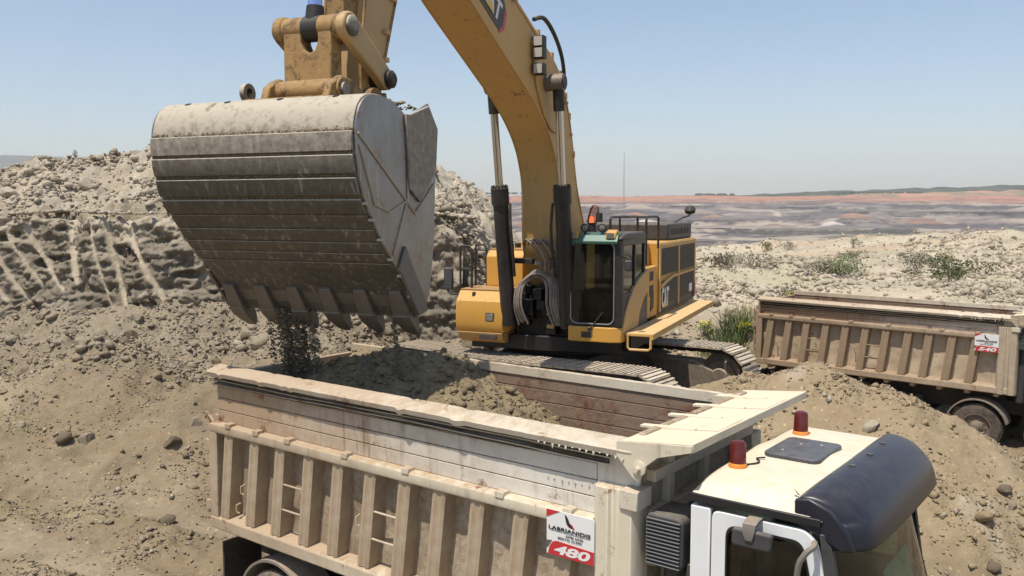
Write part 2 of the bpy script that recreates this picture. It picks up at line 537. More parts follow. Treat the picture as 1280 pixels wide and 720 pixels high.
def plat_mask(x, y, n):
    return smooth(3.0, 7.5, (x-6.5)*.652 + (y-23.2)*.758 + 1.5*n)*smooth(-2, 0, x)

def ruts(x, y):
    u = -((x+2.95)*.792 - (y-11.627)*.61); v = (x+2.95)*.61 + (y-11.627)*.792 + .10*(np.clip(u, 0, 20)*.35)**2
    m = np.zeros(np.shape(x))
    for c_ in (-1.0, 1.0): m = np.maximum(m, smooth(.42, .26, np.abs(v-c_+.06*perlin(u*.6, u*0+c_, 180))))
    return m*smooth(-2, 0, u)*smooth(9.5, 6.5, u)*np.clip(.75+.6*perlin(u*.7, v, 181), 0, 1), u

def terrain(x, y):
    """height and horizontal offsets with soil roughness; also the colour"""
    x = np.asarray(x, float); y = np.asarray(y, float)
    z = base_height(x, y)
    e = 0.25
    gx = (base_height(x+e, y)-z)/e; gy = (base_height(x, y+e)-z)/e
    steep = smooth(.9, 2.2, np.hypot(gx, gy))
    far = smooth(28, 60, y)
    bank = smooth(1.5, -1.0, x)*smooth(18, 22, y)
    z = z + .16*fbm(x*.45, y*.45, 4, 40)*(1+.8*bank)
    rough = .55 + .45*perlin(x*.35, y*.35, 9)
    rub = np.clip(.6+.9*rough+.8*bank-.3*far, .15, 2.0)
    wx = x+.12*perlin(x*2.3, y*2.3, 56); wy = y+.12*perlin(x*2.3+7, y*2.3, 57)
    z = z + .10*clods(x*1.5, y*1.5, 4, 50)*rough*(1+.6*bank) + rub*(.075*blocks(wx*3.0, wy*3.0, 58, .45) + .16*blocks(wx*1.15, wy*1.15, 59, .22)*bank + .035*clods(x*6.5, y*6.5, 2, 55)) - .06
    z = z + far*.30*blocks(x*.55, y*.55, 62, .4) + far*.22*clods(x*.5, y*.5, 4, 63)
    lane = smooth(1.4, .3, np.abs((x+2.95)*.61+(y-11.63)*.79))        # lane of the loaded truck stays flat
    z = z - lane*0
    # tyre tracks left where the loaded truck backed in
    m_, u_ = ruts(x, y)
    z = z*(1-.75*m_) + (base_height(x, y) - .05 + .018*np.sin(u_*26))*.75*m_
    # rocky ledges on the dug face
    led = clods(x*1.5, z*3.4, 4, 60) - .35
    dx = steep*.12*fbm(x*2.7, z*3.5, 3, 70)
    dy = steep*(-.42*led + .12*fbm(x*4.1, z*5.1, 3, 80) - .25*fbm(x*.5, z*.4, 2, 81))
    # tooth scratches
    cl = np.zeros_like(z)
    ontoface = smooth(22.9, 23.5, y)*smooth(25.9, 25.3, y)
    for (xt, xb, zt, zl, w) in CLAWS:
        t = np.clip((zt-z)/(zt-zl), -.2, 1.2)
        xc = xt + (xb-xt)*np.clip(t, 0, 1)**1.35 + .05*perlin(z*1.9, z*0+xt, 91)
        g = np.exp(-((x+dx-xc)/(w*.75))**2)*smooth(-.12, .03, t)*smooth(1.12, .92, t)*ontoface
        cl = np.maximum(cl, g*np.clip(.75+.6*perlin(z*3.0, x*0+xt*3, 95), 0, 1))
    dy = dy*(1-.85*cl) + .16*cl; dx = dx*(1-cl)
    # colours
    def col(c): return np.array(c)[None, :]
    n = fbm(x*.3, y*.3, 5, 100); n2 = fbm(x*1.1, y*1.1, 4, 110)
    c = np.repeat(col((.265, .208, .136)), x.size, 0)
    def mixc(c, m, k): m = np.clip(m, 0, 1)[:, None]; return c*(1-m) + col(k)*m
    c = mixc(c, smooth(-.1, .5, n), (.325, .262, .177))
    c = mixc(c, smooth(.15, .5, n2)*.5, (.215, .178, .128))
    grey = bank*smooth(.6, 2.2, z)
    c = mixc(c, grey*.75, (.31, .268, .205))
    c = mixc(c, bank*smooth(4.7, 5.6, z)*(.75+.4*n2), (.46, .40, .315))
    c = mixc(c, bank*smooth(6.2, 7.2, z)*.7, (.43, .39, .32))
    c = mixc(c, steep*bank*smooth(5.3, 4.6, z)*.75, (.185, .16, .125))
    c = mixc(c, cl*.0, (.68, .58, .43))
    c = mixc(c, m_*.45, (.36, .30, .215))
    damp = smooth(.05, .5, perlin(x*.16+1.7, y*.3+.4, 170))*(1-plat_mask(x, y, n))*smooth(-2, -5, x)
    c = mixc(c, damp*.5, (.19, .148, .095))
    end = smooth(-5.5, -3.0, x)*bank*smooth(24, 27, y)*smooth(1.0, 3.0, z)
    c = mixc(c, end*.8, (.50, .45, .36))
    d2 = (x-6.5)*.652 + (y-23.2)*.758
    plat = smooth(3.0, 7.5, d2 + 1.5*n)*smooth(-2, 0, x)
    c = mixc(c, plat*.95, (.53, .465, .365))
    c = mixc(c, plat*smooth(.05, .55, fbm(x*.08, y*.16, 4, 120))*.65, (.37, .325, .255))
    c = mixc(c, plat*smooth(.25, .6, fbm(x*.05, y*.2, 4, 130))*smooth(40, 55, y)*.5, (.50, .37, .25))
    c = mixc(c, plat*smooth(.2, .5, fbm(x*.12, y*.3, 4, 140))*.35, (.30, .32, .18))
    c = mixc(c, smooth(.25, .55, perlin(x*.23+4, y*.5, 160))*(1-plat)*(1-bank)*.35, (.22, .19, .095))
    mound = np.zeros_like(z)
    for (cx, cy, h, s, r) in HEAPS[:5]:
        mound = np.maximum(mound, smooth(h/s*1.05, h/s*.75, np.hypot(x-cx, y-cy)))
    c = mixc(c, mound*.8, (.37, .29, .19))
    pale = smooth(.42, .6, perlin(x*1.1+9, y*1.1, 150))*mound
    c = mixc(c, pale*.5, (.46, .40, .32))
    return x+dx, y+dy, z, c

def ground_z(x, y):
    X, Y, Z, _ = terrain(np.array([x], float), np.array([y], float))
    return float(Z[0])

def grid_mesh(name, X, Y, Z, mat, colour=None):
    ny, nx = X.shape
    me = bpy.data.meshes.new(name)
    co = np.stack([X, Y, Z], -1).reshape(-1, 3).astype(np.float32)
    idx = np.arange(nx*ny).reshape(ny, nx)
    q = np.stack([idx[:-1, :-1], idx[:-1, 1:], idx[1:, 1:], idx[1:, :-1]], -1).reshape(-1, 4)
    me.vertices.add(len(co)); me.vertices.foreach_set("co", co.ravel())
    me.loops.add(q.size); me.loops.foreach_set("vertex_index", q.ravel().astype(np.int32))
    me.polygons.add(len(q)); me.polygons.foreach_set("loop_start", np.arange(0, q.size, 4, dtype=np.int32))
    me.update(calc_edges=True); me.validate()
    me.polygons.foreach_set("use_smooth", np.ones(len(q), bool))
    if colour is not None:
        a = me.attributes.new("tint", 'FLOAT_COLOR', 'POINT')
        a.data.foreach_set("color", np.concatenate([colour, np.ones((len(colour), 1))], 1).astype(np.float32).ravel())
    me.materials.append(mat)
    o = bpy.data.objects.new(name, me)
    return put(o)

def graded(a, b, step, lo, hi, grow):
    """coordinates from lo to hi, even between a and b and widening outside"""
    mid = list(np.arange(a, b, step))
    s = step; p = mid[-1]; up = []
    while p < hi: s *= grow; p += s; up.append(p)
    s = step; p = a; dn = []
    while p > lo: s *= grow; p -= s; dn.append(p)
    return np.array(dn[::-1] + mid + up)

gxs = graded(-17.5, 12.0, .075, -130, 150, 1.035)
gys = graded(9.0, 27.0, .075, -30, 128, 1.018)
GX, GY = np.meshgrid(gxs, gys)
tx, ty_, tz, tc = terrain(GX.ravel(), GY.ravel())
drop = smooth(93, 128, ty_)*26 + 10*smooth(60, 130, -tx)*0
tz = tz - drop
ground = grid_mesh("ground", tx.reshape(GX.shape), ty_.reshape(GX.shape), tz.reshape(GX.shape), M['earth'], tc)
tag(ground, "pale dug-over quarry ground with a clawed earth bank and heaps", kind="structure")

# the freshly dug face of the bank, with ledges, blocks and tooth scratches
fxs = np.arange(-19.0, -1.35, .042); fts = np.linspace(0, 1, 96)
FX, FT = np.meshgrid(fxs, fts); FX = FX.ravel(); FT = FT.ravel()
fz0 = 1.95 + .25*perlin(FX*.5, FX*0+1, 800); fz1 = 5.42 + .38*perlin(FX*.38, FX*0+2, 801) + .26*perlin(FX*1.3, FX*0+2, 802) + .10*perlin(FX*4.1, FX*0+2, 803)
fz0 = np.minimum(fz0, base_height(FX, FX*0+23.1) - .35)
fz1 = np.minimum(fz1, base_height(FX, FX*0+25.6) + .15)
FZ = fz0 + (fz1-fz0)*FT
FY = face_y(FX) + np.interp(FT, [0, .15, .35, .6, .85, .95, 1], [-.55, -.42, -.15, .10, .45, .75, 1.35]) - .10
wx = FX + .10*perlin(FX*1.9, FZ*1.9, 810); wz = FZ + .10*perlin(FX*1.9+5, FZ*1.9, 811)
b1 = blocks(wx*1.1, wz*2.0, 820, .75); b2 = blocks(wx*2.9, wz*4.6, 821, .7); b3 = blocks(wx*7.0, wz*9.0, 822, .6)
strat = perlin(FX*.35, FZ*3.2, 823)
out = .11*b1 + .09*b2 + .08*b3 + .13*strat + .10*fbm(FX*2.2, FZ*2.6, 5, 824) - .30*smooth(.30, .55, perlin(FX*.9+3, FZ*2.4, 826))*smooth(.1, .3, FT)*smooth(.9, .75, FT) - .10
cl = np.zeros_like(FX)
for (xt, xb, zt, zl, w) in CLAWS:
    t = np.clip((zt-FZ)/(zt-zl), -.3, 1.3)
    xc = xt + (xb-xt)*np.clip(t, -.1, 1.1).clip(0)**1.3 + .04*perlin(FZ*1.9, FZ*0+xt, 830)
    ww = w*(.80+.30*perlin(FZ*2.6, FZ*0+xt*5, 831))
    g = np.clip(1.25-np.abs(FX-xc)/ww, 0, 1)*smooth(-.15, .0, t)*smooth(1.15, .95, t)
    g = g*np.clip(1.15+.7*perlin(FZ*1.6, FX*0+xt*3, 832), 0, 1)
    cl = np.maximum(cl, g)
out = out*(1-.97*smooth(0, .6, cl)) - .07*cl
fade = smooth(0, .07, FT)*(.45+.55*smooth(1, .9, FT))
FY2 = FY - out*np.maximum(fade, .15); FZ2 = FZ + .05*out - .75*smooth(.90, 1.0, FT)
fc = np.repeat(np.array([[.245, .215, .170]]), FX.size, 0)
def _mix(c, m, k): m = np.clip(m, 0, 1)[:, None]; return c*(1-m) + np.array(k)[None, :]*m
nn = fbm(FX*.8, FZ*1.6, 4, 840)
fc = _mix(fc, smooth(-.1, .5, nn), (.325, .285, .226))
fc = _mix(fc, smooth(.1, .5, fbm(FX*.5, FZ*2.5, 4, 841))*.6, (.19, .163, .125))
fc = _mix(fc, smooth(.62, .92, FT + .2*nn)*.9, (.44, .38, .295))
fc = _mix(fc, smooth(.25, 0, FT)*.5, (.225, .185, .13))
fc = _mix(fc, smooth(.80, .92, FT + .10*nn)*smooth(.0, .35, perlin(FX*.45+2, FZ*.9, 845)+.1)*smooth(-9.5, -11, FX)*.8, (.56, .51, .44))
fc = _mix(fc, smooth(.2, .7, cl), (.54, .465, .36))
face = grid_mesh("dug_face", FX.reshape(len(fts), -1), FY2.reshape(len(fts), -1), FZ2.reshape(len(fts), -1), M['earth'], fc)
tag(face, "steep freshly dug bank face scratched by bucket teeth", kind="structure")

# ---------------------------------------------------------------- open pit and far country
PIT_STEP = 17.0
_pr = random.Random(21)
SPOIL = [(_pr.uniform(-500, 1700), _pr.uniform(1500, 2700), _pr.uniform(7, 19), _pr.uniform(.30, .50), _pr.randrange(5)) for _ in range(46)]
ROADS = [((-200, 1750), (420, 2350)), ((380, 1650), (760, 2500)), ((900, 1700), (1350, 2200)), ((1300, 2500), (700, 2050))]

def pit_profile(x, y):
    r = y + .06*np.abs(x) + 70*fbm(x*.0016, y*.0016, 3, 200) + 26*fbm(x*.006, y*.004, 3, 201)
    return r, ipl(r, [90, 130, 260, 520, 900, 1300, 1900, 2500, 2900, 3100, 3400, 6000], [-20, -24, -60, -95, -88, -70, -34, 4, 32, 52, 58, 62])

def pit_height(x, y):
    """stepped benches with steep faces, spoil cones standing on them"""
    r, p = pit_profile(x, y)
    q = p/PIT_STEP; fl = np.floor(q); fr = q-fl
    terr = (fl + .12*fr + .88*smooth(.86, .99, fr))*PIT_STEP
    n = fbm(x*.004, y*.006, 5, 210)
    m = .05 + .25*smooth(.1, .6, n)
    z = p*m + terr*(1-m) + 3.0*n + 1.6*fbm(x*.02, y*.03, 4, 220)
    for (cx, cy, h, sl, k) in SPOIL:
        d = np.hypot((x-cx)*.75, y-cy); near = d < h/sl*1.3
        if near.any():
            g = np.clip(h - sl*d*(1+.25*perlin(x*.02, y*.02, 33)), 0, None)
            z = z + g*near
    return z

def strata(x, y, z):
    """clay, lignite and sand bands on the faces, paler trampled benches, haul roads"""
    r, p = pit_profile(x, y)
    q = p/PIT_STEP; fl = np.floor(q); fr = q-fl
    n = fbm(x*.0015, y*.004, 5, 240); n2 = fbm(x*.006, y*.016, 5, 250); n3 = fbm(x*.0009, y*.0022, 4, 270)
    def mixc(c, m, k): m = np.clip(m, 0, 1)[:, None]; return c*(1-m) + np.array(k)[None, :]*m
    lvl = (z + 2.0*n2)/6.0; k = np.floor(lvl)
    seg = np.floor(x/170 + 1.5*perlin(x*.003, y*.003+k*3.1, 293) + k*.37)
    h = (_hash(k, seg, 5) & 0xffff)/65535.0
    pal = np.array([(.12, .10, .098), (.20, .16, .14), (.035, .031, .032), (.24, .19, .15), (.15, .128, .128), (.055, .048, .05), (.33, .27, .21), (.085, .075, .075)])
    c = pal[np.minimum((h*len(pal)).astype(int), len(pal)-1)]
    face = smooth(.80, .88, fr)
    hb_ = (_hash(fl, np.floor(x/330 + n), 15) & 0xffff)/65535.0
    tread = np.array([(.25, .21, .175), (.14, .122, .115), (.33, .275, .215), (.085, .075, .074), (.19, .165, .155)])[np.minimum((hb_*5).astype(int), 4)]
    c = c*face[:, None] + tread*(1-face)[:, None]
    c = mixc(c, smooth(.1, .4, n2)*.6, (.055, .048, .05))
    right = smooth(250, 800, x)*smooth(2100, 1400, y)
    c = mixc(c, smooth(-.15, .25, n3+.4*n2)*right*.85, (.085, .108, .048))
    kinds = np.array([(.50, .455, .39), (.30, .165, .105), (.10, .09, .09), (.33, .275, .215), (.20, .17, .17)])
    for (cx, cy, hh, sl, kk) in SPOIL:
        d = np.hypot((x-cx)*.75, y-cy)
        c = mixc(c, smooth(hh/sl*.95, hh/sl*.7, d)*.85, kinds[kk])
    for (a, b) in ROADS:
        ax, ay = a; bx_, by_ = b; L2 = (bx_-ax)**2 + (by_-ay)**2
        t = np.clip(((x-ax)*(bx_-ax) + (y-ay)*(by_-ay))/L2, 0, 1)
        d = np.hypot(x-ax-t*(bx_-ax) + 40*np.sin(t*7), y-ay-t*(by_-ay))
        c = mixc(c, smooth(13, 8, d)*.9, (.38, .325, .27))
    c = mixc(c, smooth(24, 33, z+6*n)*smooth(60, 53, z+5*n2)*(.45+.5*face), (.36, .17, .105))
    c = mixc(c, smooth(53, 58, z+4*n2), (.06, .07, .04))
    return c

pxs = graded(-700, 1700, 9.0, -9000, 12000, 1.06)
pys = np.concatenate([np.arange(96, 400, 6.0), np.arange(400, 1500, 7.0), np.arange(1500, 3500, 8.0), np.geomspace(3500, 14000, 40)])
PX, PY = np.meshgrid(pxs, pys)
PZ = pit_height(PX.ravel(), PY.ravel())
pm = NT("pit_strata")
at = pm.n("ShaderNodeAttribute"); at.attribute_name = "tint"
v = pm.coord((.012, .012, .12)); v2 = pm.coord((.035, .035, .3)); v3 = pm.coord((.006, .009, .05))
c = at.outputs['Color']
c = pm.mix(pm.mul(pm.noise(v, 1.0, 10, .68, .52, .60, .6), .40), c, (.066, .060, .070))
c = pm.mix(pm.mul(pm.noise(v2, 1.0, 8, .7, .53, .61, .4), .35), c, (.30, .25, .21))
pm.color(c); pm.set(rough=.95, spec=.1)
pit = grid_mesh("open_pit_terrain", PX, PY, PZ.reshape(PX.shape), pm.m, strata(PX.ravel(), PY.ravel(), PZ))
tag(pit, "terraced grey and rust red open pit stretching to the skyline", kind="structure")

def far_hills(name, label, xs, crest, y0, depth, mat):
    xs = np.array(xs); n = 12
    X = np.repeat(xs[None, :], n, 0); t = np.linspace(0, 1, n)[:, None]
    Y = y0 + depth*t + 0*X
    zc = np.interp(xs, [c[0] for c in crest], [c[1] for c in crest])
    zc = zc*(1+.05*fbm(xs*.0016, xs*0, 5, 300)) + 9*fbm(xs*.006, xs*0+3, 4, 310)
    Z = -40 + (zc[None, :]+40)*np.sin(t*math.pi*.5)**.8
    o = grid_mesh(name, X, Y, Z, mat)
    return tag(o, label, kind="structure")

hm = NT("wooded_hillside"); v = hm.coord()
hm.color(hm.mix(hm.noise(v, .006, 7, .7, .4, .6), (.022, .032, .016), (.055, .065, .035))); hm.set(rough=1, spec=.05)
hb = NT("bare_red_hillside"); v = hb.coord((1, 1, 4))
hb.color(hb.mix(hb.noise(v, .006, 7, .7, .42, .6), (.40, .21, .13), (.15, .15, .085))); hb.set(rough=1, spec=.05)
# wooded ridge on the right skyline, distant mountains behind, hill on the left
far_hills("hills", "dark wooded ridge on the right skyline", np.arange(900, 4200, 14.0), [(900, 58), (1150, 78), (1500, 92), (2000, 112), (2600, 128), (4200, 140)], 3900, 500, hm.m)
far_hills("mountains", "low blue hills on the left skyline", np.arange(-9000, -3300, 30.0), [(-9000, 590), (-5200, 560), (-4600, 540), (-4200, 500), (-3900, 470), (-3300, 300)], 7600, 1500, hm.m)
far_hills("red_ridge", "bare rust red strip of ground below the right ridge", np.arange(1250, 4000, 14.0), [(1250, 50), (1500, 72), (2000, 84), (2600, 94), (4000, 100)], 3450, 300, hb.m)
far_hills("low_ridge", "thin dark wooded line along the middle skyline", np.arange(-900, 1300, 12.0), [(-900, 75), (-300, 70), (150, 62), (700, 58), (1000, 66), (1300, 60)], 3700, 300, hm.m)

# ---------------------------------------------------------------- tipper trucks
def bx(name, mat, parent, x0, x1, y0, y1, z0, z1, bevel=0.008, seg=2):
    return MB().box(x0, x1, y0, y1, z0, z1).build(name, mat, parent, bevel, seg)

def wheel(parent, x, y, z, side, r=.53, w=.30, name="wheel"):
    """tyre with tread blocks, rim and hub; side = -1 right, 1 left (outer face)"""
    m = MB()
    ax = (0, side, 0); o = (x, y - side*w/2, z)
    prof = [(r*.56, 0), (r*.60, -.0), (r*.80, -.012), (r*.93, .0), (r*.985, .03), (r, .06), (r, w-.06), (r*.985, w-.03), (r*.93, w), (r*.80, w+.012), (r*.60, w), (r*.56, w-.03), (r*.56, .03)]
    m.lathe([(a, b) for a, b in prof], o, ax, 40)
    n = 44
    for k in range(n):
        a = 2*math.pi*k/n
        for s in (0, 1):
            c = Vector((x + math.cos(a)*r, y - side*w/2 + side*(w*.27 + s*w*.46), z + math.sin(a)*r))
            t = Vector((-math.sin(a), 0, math.cos(a))); nn = Vector((math.cos(a), 0, math.sin(a))); b = Vector((0, 1, 0))
            hw, hl, hh = w*.19, r*.047, .012
            vs = [tuple(c + b*i*hw + t*(j*hl + s*.01) + nn*k2*hh) for k2 in (-1, 1) for (i, j) in ((-1, -1), (1, -1), (1, 1), (-1, 1))]
            m.add(vs, [(3,2,1,0), (4,5,6,7), (0,1,5,4), (1,2,6,5), (2,3,7,6), (3,0,4,7)])
    wh = m.build(name, M['tyre'], parent)
    d = MB()
    yo = y + side*w/2
    d.lathe([(r*.585, -.06), (r*.60, -.005), (r*.56, .0), (r*.53, -.03), (r*.50, -.10), (r*.42, -.12), (r*.30, -.05), (r*.26, -.05)], (x, yo, z), ax, 32)
    d.build("rim", M['rim'], wh)
    h = MB().lathe([(r*.27, -.06), (r*.25, .01), (r*.18, .03), (r*.16, .075), (r*.10, .09), (.001, .09)], (x, yo, z), ax, 24)
    for k in range(10):
        a = 2*math.pi*k/10
        p = (x + math.cos(a)*r*.36, yo - side*.075, z + math.sin(a)*r*.36)
        h.cyl(p, (p[0], yo - side*.035, p[2]), .016, None, 6)
    h.build("hub", M['rim'], wh)
    return wh

def wavy_rail(y_in, y_out, z, L, seed, sag=.002):
    """top rail: a bent and dented channel along the box"""
    rnd = random.Random(seed); m = MB(); rings = []
    n = 90
    for i in range(n+1):
        x = L*i/n
        dz = sag*math.sin(x*1.3+seed) + rnd.uniform(-.0015, .0015); dy = rnd.uniform(-.0015, .0015) + .003*math.sin(x*2.1)
        if rnd.random() < .05: dz -= rnd.uniform(.008, .02); dy += rnd.uniform(-.012, .012)
        s = 1 if y_out > y_in else -1
        rings.append([(x, y_in+dy*.4, z-.10), (x, y_in+dy*.4, z+dz*.6), (x, y_in+s*.03+dy, z+.012+dz), (x, y_out-s*.02+dy, z-.035+dz), (x, y_out+dy, z-.055+dz), (x, y_out-s*.015+dy, z-.105+dz), (x, y_out-s*.05+dy, z-.10+dz)])
    return m.loft(rings)

def make_truck(name, loc, rz, number, label, pitch=0.0, L=5.95, ext=.69, dusty=False):
    t = empty(name, loc, rz, label, "dump truck", "tipper trucks with ribbed cream boxes")
    t.rotation_euler = (0, -pitch, rz)
    rnd = random.Random(int(number))
    cream, skin, board = (M['cream_dusty'], M['skin_dusty'], M['board_dusty']) if dusty else (M['cream'], M['cream_skin'], M['board'])
    Z0, ZM, ZT = 1.37, 2.70, 2.70+ext
    # ---- tipping box
    fl = MB().box(.02, L-.02, -1.12, 1.12, Z0+.04, Z0+.13)
    for x in np.arange(.3, L, .6): fl.box(x-.05, x+.05, -1.1, 1.1, Z0-.10, Z0+.041)
    box = fl.build("dump_box", skin, t)
    def sub(nm, mat, *b, bevel=.008): return bx(nm, mat, box, *b, bevel=bevel)
    for s in (-1, 1):
        def Y(a, b): return (min(s*a, s*b), max(s*a, s*b))
        # dented lower sheet
        nx, nz = 90, 20
        xs = np.linspace(.03, L-.03, nx); zs = np.linspace(Z0+.10, ZM-.02, nz)
        XX, ZZ = np.meshgrid(xs, zs)
        dent = .022*fbm(XX*2.2+number_seed(number), ZZ*2.2+s*9, 3, 400) + .012*np.clip(perlin(XX*5, ZZ*5, 410), 0, 1)
        m = MB()
        vs = [(float(a), float(s*(1.095+d)), float(b)) for a, b, d in zip(XX.ravel(), ZZ.ravel(), dent.ravel())]
        vin = [(float(a), float(s*(1.045+d*.8)), float(b)) for a, b, d in zip(XX.ravel(), ZZ.ravel(), dent.ravel())]
        fs = [(j*nx+i, j*nx+i+1, (j+1)*nx+i+1, (j+1)*nx+i) for j in range(nz-1) for i in range(nx-1)]
        m.add(vs, fs); m.add(vin, fs)
        m.build("side_sheet", skin, box)
        # ribs
        rm = MB()
        h0, h1 = Z0+.17, ZM-.11
        rings = []
        for z, k in ((h0, 1.0), (h1-.06, 1.0), (h1, .93)):
            q = (z-(h0+h1)/2)*.125; rings.append([(q+a, s*b, z) for a, b in ((-.10, 1.085), (-.085, 1.24), (-.045, 1.25), (-.022, 1.238), (.022, 1.238), (.045, 1.25), (.085, 1.24), (.10, 1.085))])
        rm.loft(rings)
        proto = None
        for i in range(11):
            x = .30 + i*.49
            if x > L-.55: break
            mt = Matrix.Translation((x, 0, 0)) @ Matrix.Rotation(rnd.uniform(-.006, .006), 4, 'Y')
            if proto is None:
                proto = rm.build("rib", cream, box); proto.matrix_local = mt
            else: copy_of(proto, box, mt)
        # flange, bottom beam, posts
        fm = MB().plate_yz([(s*1.05, ZM-.115), (s*1.262, ZM-.115), (s*1.27, ZM-.09), (s*1.262, ZM-.015), (s*1.23, ZM), (s*1.05, ZM)], 0, L-.40)
        fm.build("middle_rail", cream, box, .006)
        bm_ = MB().plate_yz([(s*1.08, Z0+.20), (s*1.255, Z0+.155), (s*1.27, Z0+.14), (s*1.27, Z0+.015), (s*1.25, Z0), (s*1.08, Z0)], -.02, L)
        bm_.build("bottom_beam", cream, box, .006)
        for x in (.38, .92, 1.5, 2.45, 3.35, 4.55, 5.3):
            y0, y1 = Y(1.18, 1.275)
            sub("hinge_tab", cream, x-.05, x+.05, y0, y1, ZM-.03, ZM+.035)
        # posts at the ends
        y0, y1 = Y(1.04, 1.262)
        sub("rear_post", cream, -.03, .13, y0, y1, Z0+.15, ZM-.02, bevel=.012)
        pm_ = MB().plate_xy([(L-.40, s*1.04), (L-.40, s*1.225), (L-.36, s*1.275), (L-.24, s*1.285), (L-.21, s*1.255), (L-.16, s*1.255), (L-.13, s*1.285), (L-.02, s*1.275), (L+.01, s*1.23), (L+.01, s*1.04)], Z0+.0, ZM+ext*.43)
        pm_.build("front_post", cream, box, .006)
        sub("post_cap", M['rail'], L-.12, L+.05, *Y(1.05, 1.30), ZM+ext*.22, ZM+ext*.46, bevel=.01)
        # extension boards, four planks with gaps
        zb = [ZM+.002] + [ZM+(ext-.09)*k/4 for k in (1, 2, 3, 4)]
        for k in range(4):
            y0, y1 = Y(1.10, 1.155 + rnd.uniform(-.004, .004))
            bo = sub("side_board", board, .02, L-.43, y0, y1, zb[k], zb[k+1]-.007, bevel=.006)
            yi0, yi1 = Y(1.075, 1.099)
            sub("inner_board", M['board_in'], .02, L-.08, yi0, yi1, zb[k], zb[k+1]-.010, bevel=.005)
        # angled end plate at the front of the extension
        MB().plate_xz([(L-.425, ZM+.01), (L-.14, ZM+ext*.43), (L-.02, ZM+ext*.46), (L-.02, ZT-.05), (L-.30, ZT-.10), (L-.425, ZT-.12)], *Y(1.10, 1.145)).build("corner_plate", board, box, .004)
        # dark rolled tarpaulin and ropes under the rail
        ms = MB()
        for k in range(3):
            path = [(x, s*(1.175+.012*math.sin(x*3+k)), ZT-.125-.043*k+.006*math.sin(x*4.2+k*2)) for x in np.linspace(.03, L-.3, 30)]
            ms.tube(path, .021, 6)
        ms.build("tarpaulin_roll", M['rubber'], box)
        mr = MB()
        for k in range(2):
            mr.tube([(x, s*(1.213+.008*math.sin(x*5)), ZT-.155-.05*k-.012*math.sin(x*1.1+k)) for x in np.linspace(.0, L-.25, 26)], .006, 5)
        mr.build("tarpaulin_rope", M['rail'], box)
        wavy_rail(s*1.06, s*1.29, ZT, L-.02, 3+s+int(number)).build("top_rail", M['rail'], box)
        # torn edge scraps hanging below the rail near the front
        sc = MB()
        for k in range(13):
            x = L-.95+k*.07+rnd.uniform(-.012, .012); h = rnd.uniform(.005, .05)
            sc.add([(x, s*1.292, ZT-.10), (x+.028, s*1.292, ZT-.10), (x+.014, s*1.298, ZT-.10-h)], [(0, 1, 2)])
        sc.build("torn_trim", M['rail'], box)
        # ladder rungs
        for i in (2, 5):
            for z in (Z0+.50, Z0+.80):
                x = .30 + i*.49
                rg = MB().cyl((x+.06, s*1.225, z), (x+.43, s*1.225, z), .012, None, 8)
                rg.build("ladder_rung", cream, box)
    # small hooks on the near side
    for x, z in ((2.55, Z0+.62), (.52, Z0+.55), (.42, Z0+.30)):
        MB().tube([(x, -1.14, z+.06), (x, -1.20, z+.05), (x, -1.20, z-.03), (x+.03, -1.18, z-.05)], .013, 6).build("rope_hook", cream, box)
    # tailgate and its hinge gear
    tg = MB().box(-.06, .02, -1.10, 1.10, Z0+.05, ZT-.12)
    for z in (Z0+.3, Z0+.8, ZM, ZT-.3): tg.box(-.12, -.06, -1.10, 1.10, z-.05, z+.05)
    tg.build("tailgate", cream, box, .006)
    for s in (-1, 1):
        h = MB().box(-.16, .02, s*1.19-.05, s*1.19+.05, ZM-.36, ZM-.24).box(-.16, .02, s*1.19-.05, s*1.19+.05, Z0+.22, Z0+.32)
        h.cyl((-.1, s*1.19, Z0+.25), (-.1, s*1.19, ZM-.02), .025, None, 8)
        h.tube([(-.1, s*1.19, ZM-.05), (-.13, s*1.21, ZM+.10), (0.0, s*1.22, ZM+.03), (.10, s*1.22, ZM-.06)], .018, 6)
        h.build("tailgate_hinge", cream, box)
    # front wall with stiffeners
    fw = MB().box(L-.075, L-.015, -1.06, 1.06, Z0, ZT+.06)
    fw.build("front_wall", skin, box, .004)
    for z in (Z0+.2, Z0+.6, Z0+1.0, ZM+.05, ZT-.3):
        sub("front_stiffener", cream, L-.02, L+.07, -1.03, 1.03, z-.05, z+.05)
    for y in (-.7, 0, .7): sub("front_stiffener", cream, L-.02, L+.055, y-.05, y+.05, Z0, ZT)
    # cab guard: pale plate of overlapping panels leaning forward over the cab
    zc0, zc1 = ZT+.01, ZT+.075
    edges = np.linspace(-1.27, 1.27, 6)
    for k in range(5):
        a, b = edges[k], edges[k+1]; dz = .010*(k % 2)
        g = MB()
        x0 = L-.12 + .03*(k % 2)
        g.loft([[(x0, a+.004, zc0+dz), (x0, b-.004, zc0+dz), (x0, b-.004, zc0+dz+.02), (x0, a+.004, zc0+dz+.02)],
                [(L+.50, a+.004, zc1+dz), (L+.50, b-.004, zc1+dz), (L+.50, b-.004, zc1+dz+.02), (L+.50, a+.004, zc1+dz+.02)]])
        g.build("guard_panel", M['guard'], box, .004)
    for y in edges[1:-1]:
        g = MB().loft([[(L-.22, y-.02, zc0+.015), (L-.22, y+.05, zc0+.015), (L-.22, y+.05, zc0+.04), (L-.22, y-.02, zc0+.04)],
                       [(L+.30, y-.03, zc1-.02), (L+.30, y+.03, zc1-.02), (L+.30, y+.03, zc1+.015), (L+.30, y-.03, zc1+.015)]])
        g.build("guard_seam", M['guard'], box, .004)
    MB().plate_xz([(L+.495, zc1-.05), (L+.52, zc1-.05), (L+.52, zc1+.023), (L+.495, zc1+.023)], -1.27, 1.27).build("guard_lip", M['guard'], box, .006)
